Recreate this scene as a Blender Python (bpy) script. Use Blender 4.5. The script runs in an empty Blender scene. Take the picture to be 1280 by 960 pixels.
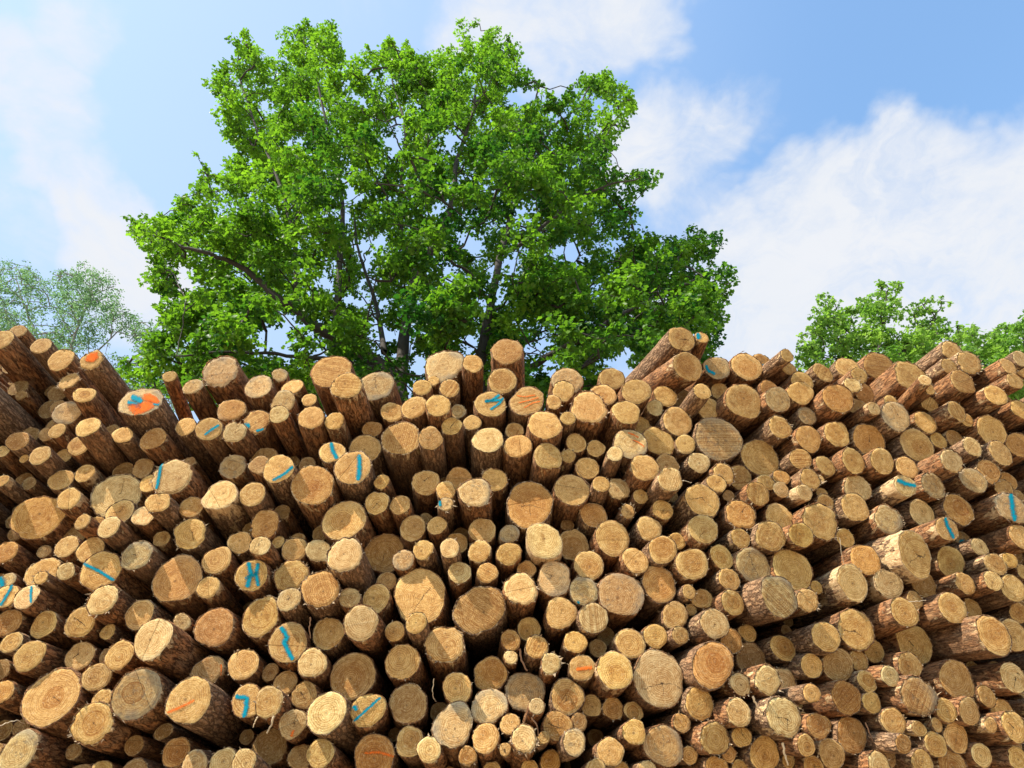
import bpy, math, random
import numpy as np
from mathutils import Vector, Matrix

# ------------------------------------------------------------------ camera, sky, sun, exposure
SC = bpy.context.scene
COL = SC.collection
CAM_POS = np.array([0.0, 0.0, 1.6])
PITCH, FOC, PW, PH = math.radians(35.0), 850.0, 1280.0, 960.0
cam = bpy.data.cameras.new("camera"); cam_ob = bpy.data.objects.new("camera", cam); COL.objects.link(cam_ob)
cam.sensor_width = 36.0; cam.lens = FOC / PW * 36.0; cam.clip_start = 0.05; cam.clip_end = 5000
cam_ob.location = CAM_POS; cam_ob.rotation_euler = (math.pi / 2 + PITCH, 0, 0)
SC.camera = cam_ob

SUN_EL, SUN_FRONT = math.radians(52), math.radians(24)      # the sun stands up on the left, a little in front of the stack
SUN_TO = Vector((-math.cos(SUN_EL) * math.cos(SUN_FRONT), -math.cos(SUN_EL) * math.sin(SUN_FRONT), math.sin(SUN_EL)))
sun = bpy.data.lights.new("sun", 'SUN'); sun.energy = 4.9; sun.angle = math.radians(0.5); sun.color = (1.0, 0.93, 0.82)
sun_ob = bpy.data.objects.new("sun", sun); COL.objects.link(sun_ob)
sun_ob.rotation_euler = (-SUN_TO).to_track_quat('-Z', 'Y').to_euler()

SC.view_settings.view_transform = 'Standard'; SC.view_settings.look = 'None'
SC.view_settings.exposure = 0.76; SC.view_settings.gamma = 1.0
SC.cycles.max_bounces = 7; SC.cycles.diffuse_bounces = 4; SC.cycles.glossy_bounces = 2
SC.cycles.transmission_bounces = 4; SC.cycles.transparent_max_bounces = 6

def ray(px, py):
    """unit direction in the world through photograph pixel px, py (arrays allowed)"""
    px = np.asarray(px, float); py = np.asarray(py, float)
    cx, cy = (px - PW / 2) / FOC, -(py - PH / 2) / FOC
    d = np.stack([cx, math.cos(PITCH) - cy * math.sin(PITCH) + 0 * cx, math.sin(PITCH) + cy * math.cos(PITCH) + 0 * cx], -1)
    return d / np.linalg.norm(d, axis=-1, keepdims=True)
def at(px, py, Y):
    d = ray(px, py)
    return CAM_POS + d * (np.asarray(Y, float) / d[..., 1])[..., None]
def to_px(P):
    q = np.asarray(P, float) - CAM_POS
    x, y, z = q[..., 0], q[..., 1], q[..., 2]
    dep = y * math.cos(PITCH) + z * math.sin(PITCH); up = -y * math.sin(PITCH) + z * math.cos(PITCH)
    return PW / 2 + FOC * x / dep, PH / 2 - FOC * up / dep

class NT:
    """small helper to write node trees"""
    def __init__(s, tree): s.t = tree; s.n = tree.nodes; s.l = tree.links
    def new(s, typ, **kw):
        nd = s.n.new(typ); ins = kw.pop('ins', {})
        for k, v in kw.items(): setattr(nd, k, v)
        for k, v in ins.items(): s.put(nd.inputs[k], v)
        return nd
    def put(s, sock, v):
        if hasattr(v, 'is_output') or isinstance(v, bpy.types.NodeSocket): s.l.new(v, sock)
        else: sock.default_value = v
    def math(s, op, a, b=0.0, c=0.0, clamp=False):
        nd = s.n.new('ShaderNodeMath'); nd.operation = op; nd.use_clamp = clamp
        s.put(nd.inputs[0], a); s.put(nd.inputs[1], b)
        if op in ('MULTIPLY_ADD', 'SMOOTH_MIN', 'SMOOTH_MAX', 'COMPARE'): s.put(nd.inputs[2], c)
        return nd.outputs[0]
    def vmath(s, op, a, b=(0, 0, 0), out=0):
        nd = s.n.new('ShaderNodeVectorMath'); nd.operation = op
        s.put(nd.inputs[0], a)
        if op == 'SCALE': s.put(nd.inputs['Scale'], b)
        else: s.put(nd.inputs[1], b)
        return nd.outputs[out]
    def mix(s, f, a, b, mode='MIX'):
        nd = s.n.new('ShaderNodeMix'); nd.data_type = 'RGBA'; nd.blend_type = mode
        s.put(nd.inputs[0], f); s.put(nd.inputs[6], a); s.put(nd.inputs[7], b)
        return nd.outputs[2]
    def noise(s, vec, scale, detail=3, rough=0.55, dist=0.0, out=0):
        nd = s.n.new('ShaderNodeTexNoise'); s.put(nd.inputs['Vector'], vec); s.put(nd.inputs['Scale'], scale)
        nd.inputs['Detail'].default_value = detail; nd.inputs['Roughness'].default_value = rough
        nd.inputs['Distortion'].default_value = dist
        return nd.outputs[out]
    def ramp(s, v, lo, hi, a=0.0, b=1.0, smooth=True):
        nd = s.n.new('ShaderNodeMapRange'); nd.interpolation_type = 'SMOOTHSTEP' if smooth else 'LINEAR'
        s.put(nd.inputs[0], v)
        for i, x in enumerate((lo, hi, a, b)): s.put(nd.inputs[i + 1], x)
        return nd.outputs[0]
    def sep(s, v):
        nd = s.n.new('ShaderNodeSeparateXYZ'); s.put(nd.inputs[0], v); return nd.outputs
    def comb(s, x, y, z):
        nd = s.n.new('ShaderNodeCombineXYZ')
        for i, v in enumerate((x, y, z)): s.put(nd.inputs[i], v)
        return nd.outputs[0]
    def attr(s, name, out=1):
        nd = s.n.new('ShaderNodeAttribute'); nd.attribute_type = 'GEOMETRY'; nd.attribute_name = name
        return nd.outputs[out]

world = bpy.data.worlds.new("World"); SC.world = world; world.use_nodes = True
W = NT(world.node_tree); W.n.clear()
sky = W.new('ShaderNodeTexSky', sky_type='NISHITA', sun_disc=False, sun_elevation=SUN_EL,
            sun_rotation=math.radians(180) + math.atan2(-SUN_TO.x, -SUN_TO.y) if False else math.atan2(SUN_TO.x, SUN_TO.y),
            altitude=0, air_density=1.0, dust_density=1.6, ozone_density=1.6)
gen = W.new('ShaderNodeTexCoord').outputs['Generated']
dirv = W.vmath('NORMALIZE', gen)
wz = W.sep(dirv)
warp = W.noise(dirv, 3.2, 5, 0.6, out=1)
wd = W.vmath('ADD', dirv, W.vmath('SCALE', W.vmath('SUBTRACT', warp, (0.5, 0.5, 0.5)), 0.24))
wd = W.vmath('NORMALIZE', wd)
# cloud banks: photograph direction (pixel), angular radius in degrees, weight
BANKS = [(20, 110, 5, .75), (65, 185, 5, .85), (120, 245, 4, .85), (100, 40, 3.5, .55), (175, 335, 6.5, .95), (60, 300, 4, .5), (-60, 240, 7, .5), (30, 330, 4, .35),
         (630, 25, 5, .75), (730, 45, 6.5, .95), (800, 40, 4, .85), (770, -40, 7, .8),
         (850, 165, 5, .8), (930, 150, 3.5, .35), (820, 215, 5.5, .8), (890, 130, 4, .6), (870, 290, 5, .6), (930, 330, 6, .9),
         (990, 275, 6, .85), (1080, 240, 6.5, 1.0), (1140, 215, 4.5, .95), (1050, 320, 9, 1.1), (1180, 320, 9, 1.1), (1270, 310, 9, 1.1),
         (980, 390, 10, 1.1), (1130, 420, 12, 1.1), (1350, 330, 12, 1.0), (1280, 440, 12, 1.1), (880, 440, 10, .8), (470, -10, 5, .3)]
dens = None
for bx, by, br, bw in BANKS:
    dv = ray(bx, by)
    dp = W.vmath('DOT_PRODUCT', wd, tuple(float(c) for c in dv), out=1)
    b = W.ramp(dp, math.cos(math.radians(br * 1.15)), math.cos(math.radians(br * 0.2)), 0.0, bw)
    dens = b if dens is None else W.math('MAXIMUM', dens, b)
elsewhere = W.ramp(W.noise(dirv, 1.7, 3), 0.45, 0.7, 0.0, 0.75)          # the same kind of broken cloud all round the sky
in_view = W.ramp(W.vmath('DOT_PRODUCT', dirv, tuple(float(c) for c in ray(640, 480)), out=1), 0.62, 0.80)
dens = W.math('ADD', dens, W.math('MULTIPLY', elsewhere, W.math('SUBTRACT', 1.0, in_view)))
fine = W.noise(W.vmath('MULTIPLY', dirv, (1.0, 1.0, 1.5)), 9.0, 9, 0.62, 0.4)
big = W.noise(dirv, 3.5, 6, 0.6, 0.2)
cl = W.math('ADD', dens, W.math('MULTIPLY', W.math('SUBTRACT', W.math('ADD', W.math('MULTIPLY', fine, 0.55), W.math('MULTIPLY', big, 0.45)), 0.5), 2.1))
cl = W.ramp(cl, 0.24, 1.05, 0.0, 1.0)
streak = W.noise(W.vmath('ADD', W.vmath('MULTIPLY', dirv, (1.0, 1.0, 2.2)), W.vmath('SCALE', warp, 0.35)), 5.5, 8, 0.66, 0.6)
cl = W.math('MULTIPLY', cl, W.ramp(streak, 0.34, 0.60, 0.66, 1.0))
horizon = W.ramp(wz[2], 0.0, 0.75, 0.45, 0.0)                                # hazier towards the horizon
leftside = W.ramp(W.vmath('DOT_PRODUCT', dirv, (-0.85, 0.45, 0.27), out=1), 0.05, 0.75, 0.0, 0.68)   # and towards the sun's side
veil = W.math('ADD', horizon, leftside, clamp=True)
cloudshade = W.ramp(W.noise(dirv, 6.0, 5, 0.6), 0.3, 0.75, 0.86, 1.0)
SKYK = 0.1
blue = W.mix(1.0, sky.outputs[0], (1.92, 2.24, 2.22, 1), 'MULTIPLY')
white = W.mix(cloudshade, (4.1, 4.6, 5.2, 1), (5.15, 5.3, 5.6, 1))
hz = W.mix(veil, blue, (3.45, 4.4, 5.9, 1))
skyc = W.mix(cl, hz, white)
bg = W.new('ShaderNodeBackground', ins={'Color': skyc, 'Strength': SKYK})
W.l.new(bg.outputs[0], W.new('ShaderNodeOutputWorld').inputs[0])

# ---- cut log faces as read from the photograph: tile origin, then cx cy rx ry layer flags @landmark phrase
# flags: c cracked, g grey stained, o orange-brown, p pale, d dull dark, s saw lines, r ragged rim, h heart ring, w bark peeled
TILES = [
((0, 384), """
-10 205 100 55 4 @long thick log jutting out at the left edge
110 150 55 38 2 d
150 250 35 40 0 p
255 240 72 46 3
378 328 95 58 3 @oval log end low on the left skyline
430 460 66 50 2 r
525 547 66 52 3 h
570 330 68 62 4 r @long log with orange sprayed end
880 590 125 95 3 g @big log sprayed orange and blue
415 660 95 65 2 g
548 747 76 64 2
355 772 58 44 1
285 795 42 44 0 d
108 835 76 54 1 o
488 865 74 56 2 h
250 925 78 52 2
395 930 50 50 0
700 770 48 38 0 d
765 798 70 48 2
957 820 76 70 2 o
1060 432 48 32 1
1205 495 66 44 1 g
1160 745 65 55 1
10 900 35 45 2 p
130 550 35 30 -1 d
-130 570 120 100 4 d
150 945 30 25 0
"""),
((0, 576), """
10 125 35 50 2
380 118 82 62 1
530 77 68 52 1
428 235 76 64 2
235 350 175 128 2 o @broad oval brown log near the left edge
725 215 165 125 1 crp @big splintered cracked log
893 45 75 55 0 d
935 140 55 70 0
1075 100 112 125 3 pr @bright log with thin blue edge line
985 260 75 65 1
750 318 90 72 1 h
895 343 78 60 2 p
680 413 77 62 3 p
515 380 54 42 1
590 410 70 65 0 o @log end with a red orange dab
1195 288 70 70 1 o
415 535 70 76 1
565 558 90 80 1
628 685 127 118 2 c @log with long blue diagonal line
853 590 97 88 2 cg
1008 485 57 46 1
1185 455 108 90 2 r
1110 735 165 138 1 o @broad orange brown log end
35 570 60 85 1 o
265 700 105 95 0
410 690 55 60 2 p
255 730 50 40 3 r
165 850 82 78 2 p @log with short upright blue line
40 845 70 80 2 @log with slanting blue line at the left edge
40 750 60 50 1 g
640 867 105 88 3 pr
"""),
((0, 768), """
50 50 90 80 1 o
273 62 95 75 1
500 50 102 88 1 c
672 108 58 42 1
870 0 100 85 1
1138 45 55 52 2 p
70 175 73 62 2
183 258 102 95 2
498 260 92 90 1 c
745 255 95 95 2
955 150 132 120 3 p
603 390 90 90 2
320 515 195 172 2 ch @huge knotty log with a dark blotch
855 495 152 158 2 gh @big stained log beside the huge knotty one
10 485 60 98 1 o
635 530 70 60 0
575 680 145 125 3 chr @big log split by star cracks
1182 536 146 142 3 @big log with an orange slash
1100 860 92 90 1 oh
115 860 135 125 2 pg
1215 935 100 75 2 g
635 975 70 60 0
830 1010 110 100 1 d
"""),
((256, 384), """
100 400 115 90 1 cgrp @cracked grey log on the skyline
335 495 97 65 1 g
470 422 52 37 0 g
545 500 65 52 1
490 590 82 65 2 g
462 668 65 50 4 p
652 578 48 38 1
665 688 80 70 3
790 400 125 97 2 s @big pale saw marked skyline log
885 490 95 78 4 s
1070 490 105 95 2 cgp @whitish cracked log with blackened rim
810 710 62 50 2
165 640 75 75 0 o
25 760 72 82 3 @log with blue diagonal below the grey skyline log
185 780 68 68 2 pr
325 715 78 75 2 sr @saw marked log with two blue dashes
370 955 95 70 0 d
1045 762 62 48 0 o
1000 885 105 78 1
795 905 82 62 1 @log with a curved blue stroke
1172 655 68 65 1 h
1225 818 120 102 3 s @big bright saw cut log mid pile
"""),
((256, 576), """
175 35 92 65 2 g
345 25 70 55 1 d
460 48 100 80 3 @log with a rising blue stroke
640 25 65 40 0 d
672 150 138 115 2 oh @broad brown log with thick dark bark
925 42 120 97 3 @log with one upright blue stroke
770 5 50 25 0
95 215 112 92 4 wp @barkless log with half shaded end
297 208 85 72 2
1105 130 50 43 2 h
1075 262 75 68 2
1220 275 65 58 2
375 395 98 82 1 or
870 370 150 110 2 h @broad smooth log below the blue stroke
218 510 75 66 2
345 530 70 58 2 p
458 508 40 36 1
560 555 80 72 1
580 490 50 35 0
710 560 70 78 1 p
875 585 103 112 3 pr @pale fuzzy log end
1120 575 122 122 0 oc @dark brown log with upright cracks
1240 620 65 65 1 g
1300 420 73 85 1
75 620 88 90 1
292 715 105 90 2 @log with a blue H mark
20 790 62 78 2
540 715 118 88 1 r
722 800 117 115 2 rs
525 865 78 72 1 gc
905 855 65 65 2 p
1070 860 85 90 1
1135 752 62 58 0
"""),
((256, 768), """
60 80 130 115 1 o @reddish brown log below the blue H
348 15 125 112 2
975 52 110 107 3 p @bright log with torn bark left of the huge round log
520 175 128 120 2 @log with a blue zigzag
770 118 92 108 1
1187 105 65 60 2
1235 295 115 100 2
240 312 108 88 2
15 355 105 88 1 d
408 360 50 55 0 d
672 302 90 93 2 p
500 430 80 75 1
622 505 83 83 1 c
925 385 145 145 1 h @big log end ringed like a target
265 540 98 108 1 @log with a blue seven shaped stroke
400 545 95 97 3
762 612 125 132 3 p @bright round log with broken rim
1020 597 105 108 2 @log with blue line and dash
550 682 88 92 2 pc
1272 555 113 125 1 d
405 825 115 110 1 d
600 890 70 90 0 d
720 870 85 98 3
1060 890 145 125 1 oh @big brown log with orange streak
1280 795 88 95 2 h
115 930 110 80 1 p
245 920 92 70 2 ps
"""),
((512, 384), """
215 365 118 102 2 gr @grey skyline log with pale heart
150 460 38 30 1
395 350 65 52 3
610 275 90 82 2 o @topmost log in the middle of the skyline
580 460 88 75 3 h
78 500 55 50 2
250 505 65 50 2 s
30 625 75 70 2
178 613 75 67 2
300 652 55 40 1 g
262 742 63 53 3 c
130 818 70 72 1
392 720 55 50 2
505 605 97 80 2 @log with blue letter like strokes
735 585 113 85 2 s @log scribbled faint orange
655 770 57 45 1
490 828 90 84 3 p
677 867 83 72 3
845 735 102 92 3
985 460 110 70 1 g @skyline log with brown spot right of the tree trunk
962 522 72 58 2
902 592 48 43 2
1210 548 75 72 1 h
1122 625 115 95 3 cr @splintery log with a jagged split
990 693 48 40 2
1042 848 65 55 2
1165 882 58 52 2
865 930 85 82 2
990 930 45 42 1
"""),
((512, 576), """
102 135 85 75 2
305 115 95 65 0 o
225 185 62 55 1
225 270 45 48 2 gr
410 195 110 85 2 gr @mossy ragged log end
530 115 80 70 1 r
170 403 62 55 1
750 270 155 130 1 oc @massive brown log with a deep split
1015 180 108 102 3 @broad pale ring topped log right of the massive split one
1110 45 72 68 2
1198 145 58 45 1
1150 338 78 78 2 o
455 435 87 77 2
625 455 62 55 1 g
840 500 108 115 4 pw @brightest log end under the massive split one
1025 525 90 98 0 h
295 515 65 70 0
85 555 65 58 2
250 545 65 57 2 p
437 565 72 68 2
620 580 77 70 3
485 700 68 62 2 s
313 697 72 70 2 p
730 680 58 55 0 h
905 735 105 105 2 cgp @weathered grey log with star cracks
695 800 105 100 2 pr
1120 652 95 88 2 h
1088 812 84 92 2 g @pale log with a blue dot
65 842 178 162 2 c @huge round pale log end mid pile
437 928 150 147 2 s @huge saw marked log beside the huge round one
945 950 97 100 2
"""),
((512, 768), """
42 52 63 68 2
220 185 120 115 2 r @log end with a notched top
632 160 63 62 1 o
747 92 68 78 1 h
795 203 73 72 2 s
632 268 45 43 2 p
883 305 65 66 3 pr
1037 172 70 72 2
1150 22 92 92 2 sp
1177 210 62 50 0 d
1077 333 78 84 2 @log with an orange smudge
505 372 108 100 1 oh @orange brown log end under the notched one
298 460 95 95 2
498 570 108 112 2 g
722 480 113 132 1 g @bluish grey shaded log end
985 513 103 108 2 ch @log with a forked crack
1138 570 62 70 1
272 690 128 135 2 g @large blue grey stained log end
628 685 63 68 1
475 772 88 92 2 h
795 572 52 50 2 p
925 695 85 100 1 oc
1060 672 55 52 0 d
717 775 82 84 3 pr @bright frayed log near the bottom
838 772 40 42 2
598 843 38 42 2 c
1030 798 73 82 3 g
120 845 73 85 3 p
362 882 58 60 2 o
880 920 70 65 1 o
750 970 62 55 1
512 970 55 50 1
1165 965 60 65 2 p
"""),
((768, 384), """
-15 445 80 62 1
5 915 45 50 2 p
138 525 92 78 2
420 197 87 75 5 c @thick rough log leaning out on the skyline
547 188 42 35 5 @slim skyline log with blue end
460 370 93 90 5 h @grey barked log under the two leaning skyline logs
643 378 80 70 1 g @log end with a curved teal rim
828 370 88 90 2 h @round skyline log right of the tree
925 345 55 58 0 o
1080 300 45 37 5 @slim log poking up from the right skyline
1090 380 48 40 1
1175 465 77 55 1
968 510 60 48 1 o
550 525 62 45 1
660 525 48 55 1 h
320 555 78 58 1
425 570 58 68 0 d
575 620 88 70 2
808 585 120 100 4 h @big log with thick furrowed bark
1023 575 87 75 2 g
1165 535 85 65 2
1205 678 55 55 2 g
255 628 52 43 2 p
75 655 85 77 2
395 712 102 82 1 @oval log left of the largest saw marked log
160 735 60 50 0
650 820 138 140 3 gs @largest saw marked log on the right
1037 748 75 70 3 r
912 940 113 115 2 @wide smooth log right of the largest saw marked one
1215 820 88 75 3 o
1165 947 75 57 2 s
100 855 98 95 2 g @log end with pinkish orange spots
275 838 92 90 2
445 855 68 55 2
"""),
((768, 576), """
24 174 64 77 2 pr
190 42 87 83 2
330 30 68 75 0 d
350 115 75 72 3 ps
165 222 48 43 1
302 305 62 62 2
85 315 45 45 2 r
530 10 72 60 2 p
685 80 68 65 2 r
640 140 65 50 1
785 105 72 83 1
715 218 37 35 0 d
1045 103 55 45 1 o
950 135 52 50 1
1043 180 57 42 2 p
898 205 77 70 2 s
1190 198 53 46 3 wp
1225 110 65 62 2 r
1030 352 87 83 1
552 245 112 97 2 c @round cracked log right of the splintery pair
792 335 95 92 2 ocr @orange tinged cracked log end
555 425 92 90 2 c
218 422 78 75 2
-12 482 107 112 1
388 503 52 55 1 h
302 555 88 85 2 h
790 483 57 62 3
975 470 97 92 2
1168 463 75 78 2 h
1290 375 107 118 2 r
672 600 72 80 2 h
488 645 97 100 3 h @smooth round golden log
132 622 82 78 2
870 655 110 112 2 cg @star cracked log beside the golden one
1115 680 125 130 2 @broad plain log right of the star cracked one
718 740 68 68 3 h
280 770 105 108 1 o @orange brown log left of the golden one
42 832 142 133 1 go @large round greyish brown log
1030 845 118 122 4 gps @large grey log with pale flank
468 818 45 45 3
550 862 60 70 1 h
740 885 80 75 2 h
480 930 35 35 0 d
1210 870 70 70 2 r
1265 790 40 40 2
"""),
((768, 768), """
380 5 85 85 3
628 57 92 93 2 pc
100 180 88 95 1
257 135 75 75 1
413 130 57 52 1 d
733 165 68 75 1 o
835 115 50 60 1
615 315 125 145 2 oh @pinkish brown log with rough white bark edge
278 400 160 172 3 cp @huge pale log with a shaded wedge
855 280 95 100 1 d
1055 210 75 82 2 h
1235 320 72 72 2
790 435 72 65 2 pr
960 410 90 85 2 pr
1060 420 80 85 1 pr
532 558 90 103 2
778 612 83 85 2 p @small whitish speckled log
1235 492 53 62 2
1060 640 125 115 3 rcp @broken jagged log near the bottom right
1130 540 55 60 0
1275 697 72 85 1 o
1200 818 62 70 2 h
1190 660 35 60 1
-8 588 62 70 1 o
5 348 115 113 2 h
120 605 60 60 1 h
125 735 72 83 2
422 678 55 60 2
310 820 122 130 2 go @log with a black lower corner
630 775 93 105 2 r @log end with rounded knobs
797 765 62 65 2 s
-25 858 83 92 2
470 880 47 62 1
717 872 47 52 1
940 870 105 100 2
1250 960 72 75 1 o
640 970 82 75 2 o
785 965 60 48 1
205 975 75 50 2 p
45 985 62 55 1
1090 915 45 45 1
"""),
((1024, 384), """
25 408 75 47 2 s
180 378 78 68 1 s
253 425 50 48 3 r
210 485 50 50 4 pr
375 370 103 80 1 os @round orange brown log on the right skyline
285 540 72 58 1 o
120 568 95 88 3 o @big oval log below the right skyline
240 625 62 60 1
343 632 42 42 2 p
450 590 55 35 0
480 680 97 92 3 cg @dark flecked oval log
575 430 115 85 2 r @fibrous skyline log behind a slim one
662 455 42 35 5 p
690 510 30 40 1 r
835 275 85 52 2 r
940 345 82 68 3 r @highest log on the right skyline
815 370 62 45 4 r
898 465 95 62 4 s @log end with bold parallel saw ridges
690 603 57 50 3 s
665 718 72 60 2
860 648 67 55 4 s
925 705 38 42 1
1105 548 72 60 4
1225 460 55 45 3
1185 370 75 40 3
1260 320 60 40 3 p
1260 395 35 50 1
1265 640 55 70 2
1080 770 105 85 1 @smooth wide log near the right edge
1250 860 78 80 2 o
1135 910 85 70 3
960 870 70 50 3 pr
748 832 55 50 1
855 830 70 50 0 d
613 862 115 97 3 h @big oval log right of the brown one
312 830 112 92 2 o @smooth orange brown oval log
113 792 83 75 2 h
"""),
((1024, 576), """
40 30 52 72 1
215 0 90 70 2 h
395 0 88 70 2
550 40 70 70 1
830 0 80 65 3 pr
965 120 80 82 2 g
1060 65 65 82 2 r
1180 130 55 65 1 o
1155 170 70 45 1
540 155 70 62 4 pw @broken pale log with a blue band
715 155 88 72 3 gr
240 170 90 75 3 p
225 290 92 85 3
40 265 58 52 2 r
20 205 30 45 1
5 115 22 40 2 p
435 368 102 82 3 gr
645 328 82 85 3 p
872 303 95 95 2 oh @log end with a dark heart ring
1205 290 105 97 5 gr @dark barked log with upright blue band
800 425 72 75 1 @log with a slanting blue stripe
900 490 50 48 1 g
728 487 70 72 1
1265 475 75 80 2
1005 540 57 55 2 p
165 482 55 62 1
600 580 117 125 3 cw @big log with torn yellow flank
290 618 90 100 2 o
825 632 105 92 1 h
1103 645 68 68 2
1195 622 53 47 1
210 760 100 110 4 pw @big log with flaky pale bark sleeve
435 770 95 82 3 pw
655 770 87 85 1 o
915 765 68 62 3
1090 750 62 60 3 p
1215 795 75 92 2
1270 690 35 50 1
535 945 88 92 2 h
600 870 50 60 0 d
835 918 97 92 3 h
960 930 60 70 0 d
1250 950 70 60 1 o
"""),
((1024, 768), """
44 140 90 92 2
230 92 118 118 2 c
597 185 125 118 1 c @big hexagonal looking log end
1095 130 103 118 5 h @log with whitish furrowed bark
1215 130 80 115 1 c
345 230 65 70 1
120 315 98 98 1 d
250 290 63 65 0 d
568 318 80 78 3 h
445 385 58 67 3 p
695 425 58 75 1
862 410 110 118 2 od @dark reddish oval log end
1215 395 90 90 3 pc
625 510 118 115 4 sgor @pinkish log end with coarse saw ridges
172 520 92 108 3 so @orange log with slanting saw lines
298 418 62 65 2 h
330 550 62 68 1
435 505 45 47 2 p
1050 512 62 67 2
795 600 63 80 1
940 605 82 75 2
465 668 77 87 2
1150 620 85 80 1
1220 700 92 85 3 cr
1075 690 45 47 2
205 755 103 108 1 o @brown log below the slanting saw lines
20 700 50 80 1
625 715 45 52 1
738 690 45 42 1
858 768 90 88 1 h
730 812 75 77 2 h
80 870 85 92 2
528 810 55 62 1 o
430 890 62 60 0 d
380 945 100 70 3 pr
645 920 75 70 2
835 950 105 90 1 oh
1018 880 67 72 2 p
1240 900 60 80 1
"""),
]
# paint: tile origin, x, y of the log it is on (tile units), colour, stroke width, points
B, O = 'blue', 'orange'
MARKS = [
((0,384),880,590,O,0,[(895,540),(930,533),(975,555),(1000,585),(985,605),(940,592),(885,578)]),
((0,384),880,590,O,0,[(800,612),(830,606),(880,600),(940,575),(966,600),(962,632),(900,665),(845,682),(815,655)]),
((0,384),880,590,B,30,[(822,562),(890,588)]),
((0,384),880,590,B,24,[(800,602),(845,605),(885,632)]),
((0,384),880,590,B,12,[(955,605),(1000,606)]),
((0,384),570,330,O,0,[(545,300),(580,285),(615,283),(620,320),(590,345),(550,345),(530,330)]),
((256,384),25,760,B,12,[(0,802),(40,768),(88,733)]),
((0,576),1075,100,B,16,[(1012,0),(995,90),(978,178)]),
((0,576),590,410,O,28,[(565,378),(600,390)]),
((0,576),628,685,B,17,[(520,643),(620,690),(716,748)]),
((0,576),165,850,B,14,[(195,782),(194,835),(199,890)]),
((0,576),40,845,B,14,[(78,772),(45,840),(5,908)]),
((0,576),40,750,B,34,[(0,725),(18,785)]),
((0,768),1182,536,O,22,[(1045,614),(1130,580),(1215,536)]),
((256,384),325,715,B,22,[(245,740),(282,738)]),
((256,384),325,715,B,13,[(320,774),(368,760)]),
((256,384),795,905,B,20,[(790,848),(800,900),(828,948)]),
((256,576),925,42,B,22,[(966,-38),(966,50),(958,125)]),
((256,576),460,48,B,14,[(422,120),(500,80),(553,38)]),
((256,576),292,715,B,24,[(273,638),(290,700),(264,792)]),
((256,576),292,715,B,20,[(336,642),(320,700),(332,782)]),
((256,576),292,715,B,16,[(252,738),(335,698)]),
((256,768),520,175,B,24,[(475,78),(516,145),(495,172),(520,230),(552,286)]),
((256,768),265,540,B,24,[(190,512),(262,522),(262,580),(246,648)]),
((256,768),15,355,O,18,[(104,312),(106,385)]),
((256,768),550,682,O,22,[(556,722),(540,766)]),
((256,768),1020,597,B,13,[(930,672),(1010,600),(1102,513)]),
((256,768),1020,597,B,22,[(930,574),(952,602)]),
((256,768),1060,890,O,22,[(1000,868),(1090,862),(1182,888)]),
((512,384),505,605,B,14,[(562,548),(520,580),(470,592)]),
((512,384),505,605,B,14,[(472,585),(530,585),(582,580)]),
((512,384),505,605,B,12,[(585,570),(560,605),(503,642)]),
((512,384),735,585,O,9,[(672,552),(720,560),(785,548)]),
((512,384),735,585,O,9,[(680,600),(740,585),(805,565)]),
((512,384),735,585,O,9,[(715,632),(770,600),(815,590)]),
((512,576),1088,812,B,22,[(1045,888),(1062,892)]),
((512,576),225,270,B,14,[(188,250),(190,285)]),
((512,768),1077,333,O,30,[(1042,345),(1140,332)]),
((768,384),547,188,B,28,[(515,163),(522,205)]),
((768,384),643,378,B,14,[(572,362),(590,398),(630,418)]),
((768,384),925,345,B,14,[(905,360),(938,366)]),
((768,384),100,855,O,10,[(85,785),(120,800),(150,818)]),
((768,384),100,855,O,10,[(110,830),(150,848),(185,878)]),
((1024,576),540,155,B,20,[(485,122),(540,145),(603,158)]),
((1024,576),1205,290,B,24,[(1200,205),(1205,300),(1216,380)]),
((1024,576),800,425,B,18,[(783,356),(800,410),(842,486)]),
((1024,576),900,490,B,26,[(872,508),(920,512)]),
]
# logs whose body heads somewhere of its own: tile origin, x, y, vanishing pixel
AIMS = {((768,384),420,197):(430,900), ((768,384),547,188):(640,980), ((768,384),460,370):(350,800), ((768,384),1080,300):(400,920),
 ((1024,384),662,455):(600,1100), ((1024,576),1205,290):(560,915), ((1024,768),1095,130):(500,905), ((512,384),395,350):(600,1100),
 ((256,384),462,668):(640,1080), ((0,384),1060,432):(420,1000)}

# ------------------------------------------------------------------ object helpers
def tag(o, label=None, cat=None, group=None, kind=None):
    for k, v in (('label', label), ('category', cat), ('group', group), ('kind', kind)):
        if v: o[k] = v
    return o
def mesh(name, verts, faces_flat, sizes, mats, attrs=None, smooth=True, midx=None):
    """verts (n,3), loop vertex indices, face sizes -> mesh data with float attributes on the points"""
    me = bpy.data.meshes.new(name)
    verts = np.asarray(verts, np.float32); fl = np.asarray(faces_flat, np.int32); sz = np.asarray(sizes, np.int32)
    me.vertices.add(len(verts)); me.vertices.foreach_set('co', verts.ravel())
    me.loops.add(len(fl)); me.loops.foreach_set('vertex_index', fl)
    me.polygons.add(len(sz)); st = np.concatenate([[0], np.cumsum(sz)[:-1]]).astype(np.int32)
    me.polygons.foreach_set('loop_start', st); me.polygons.foreach_set('loop_total', sz)
    if smooth: me.polygons.foreach_set('use_smooth', np.ones(len(sz), bool))
    for m in mats: me.materials.append(m)
    if midx is not None: me.polygons.foreach_set('material_index', np.asarray(midx, np.int32))
    for k, (typ, arr) in (attrs or {}).items():
        a = me.attributes.new(k, typ, 'POINT')
        a.data.foreach_set('value' if typ == 'FLOAT' else 'vector', np.asarray(arr, np.float32).ravel())
    me.update(calc_edges=True)
    return me
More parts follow.
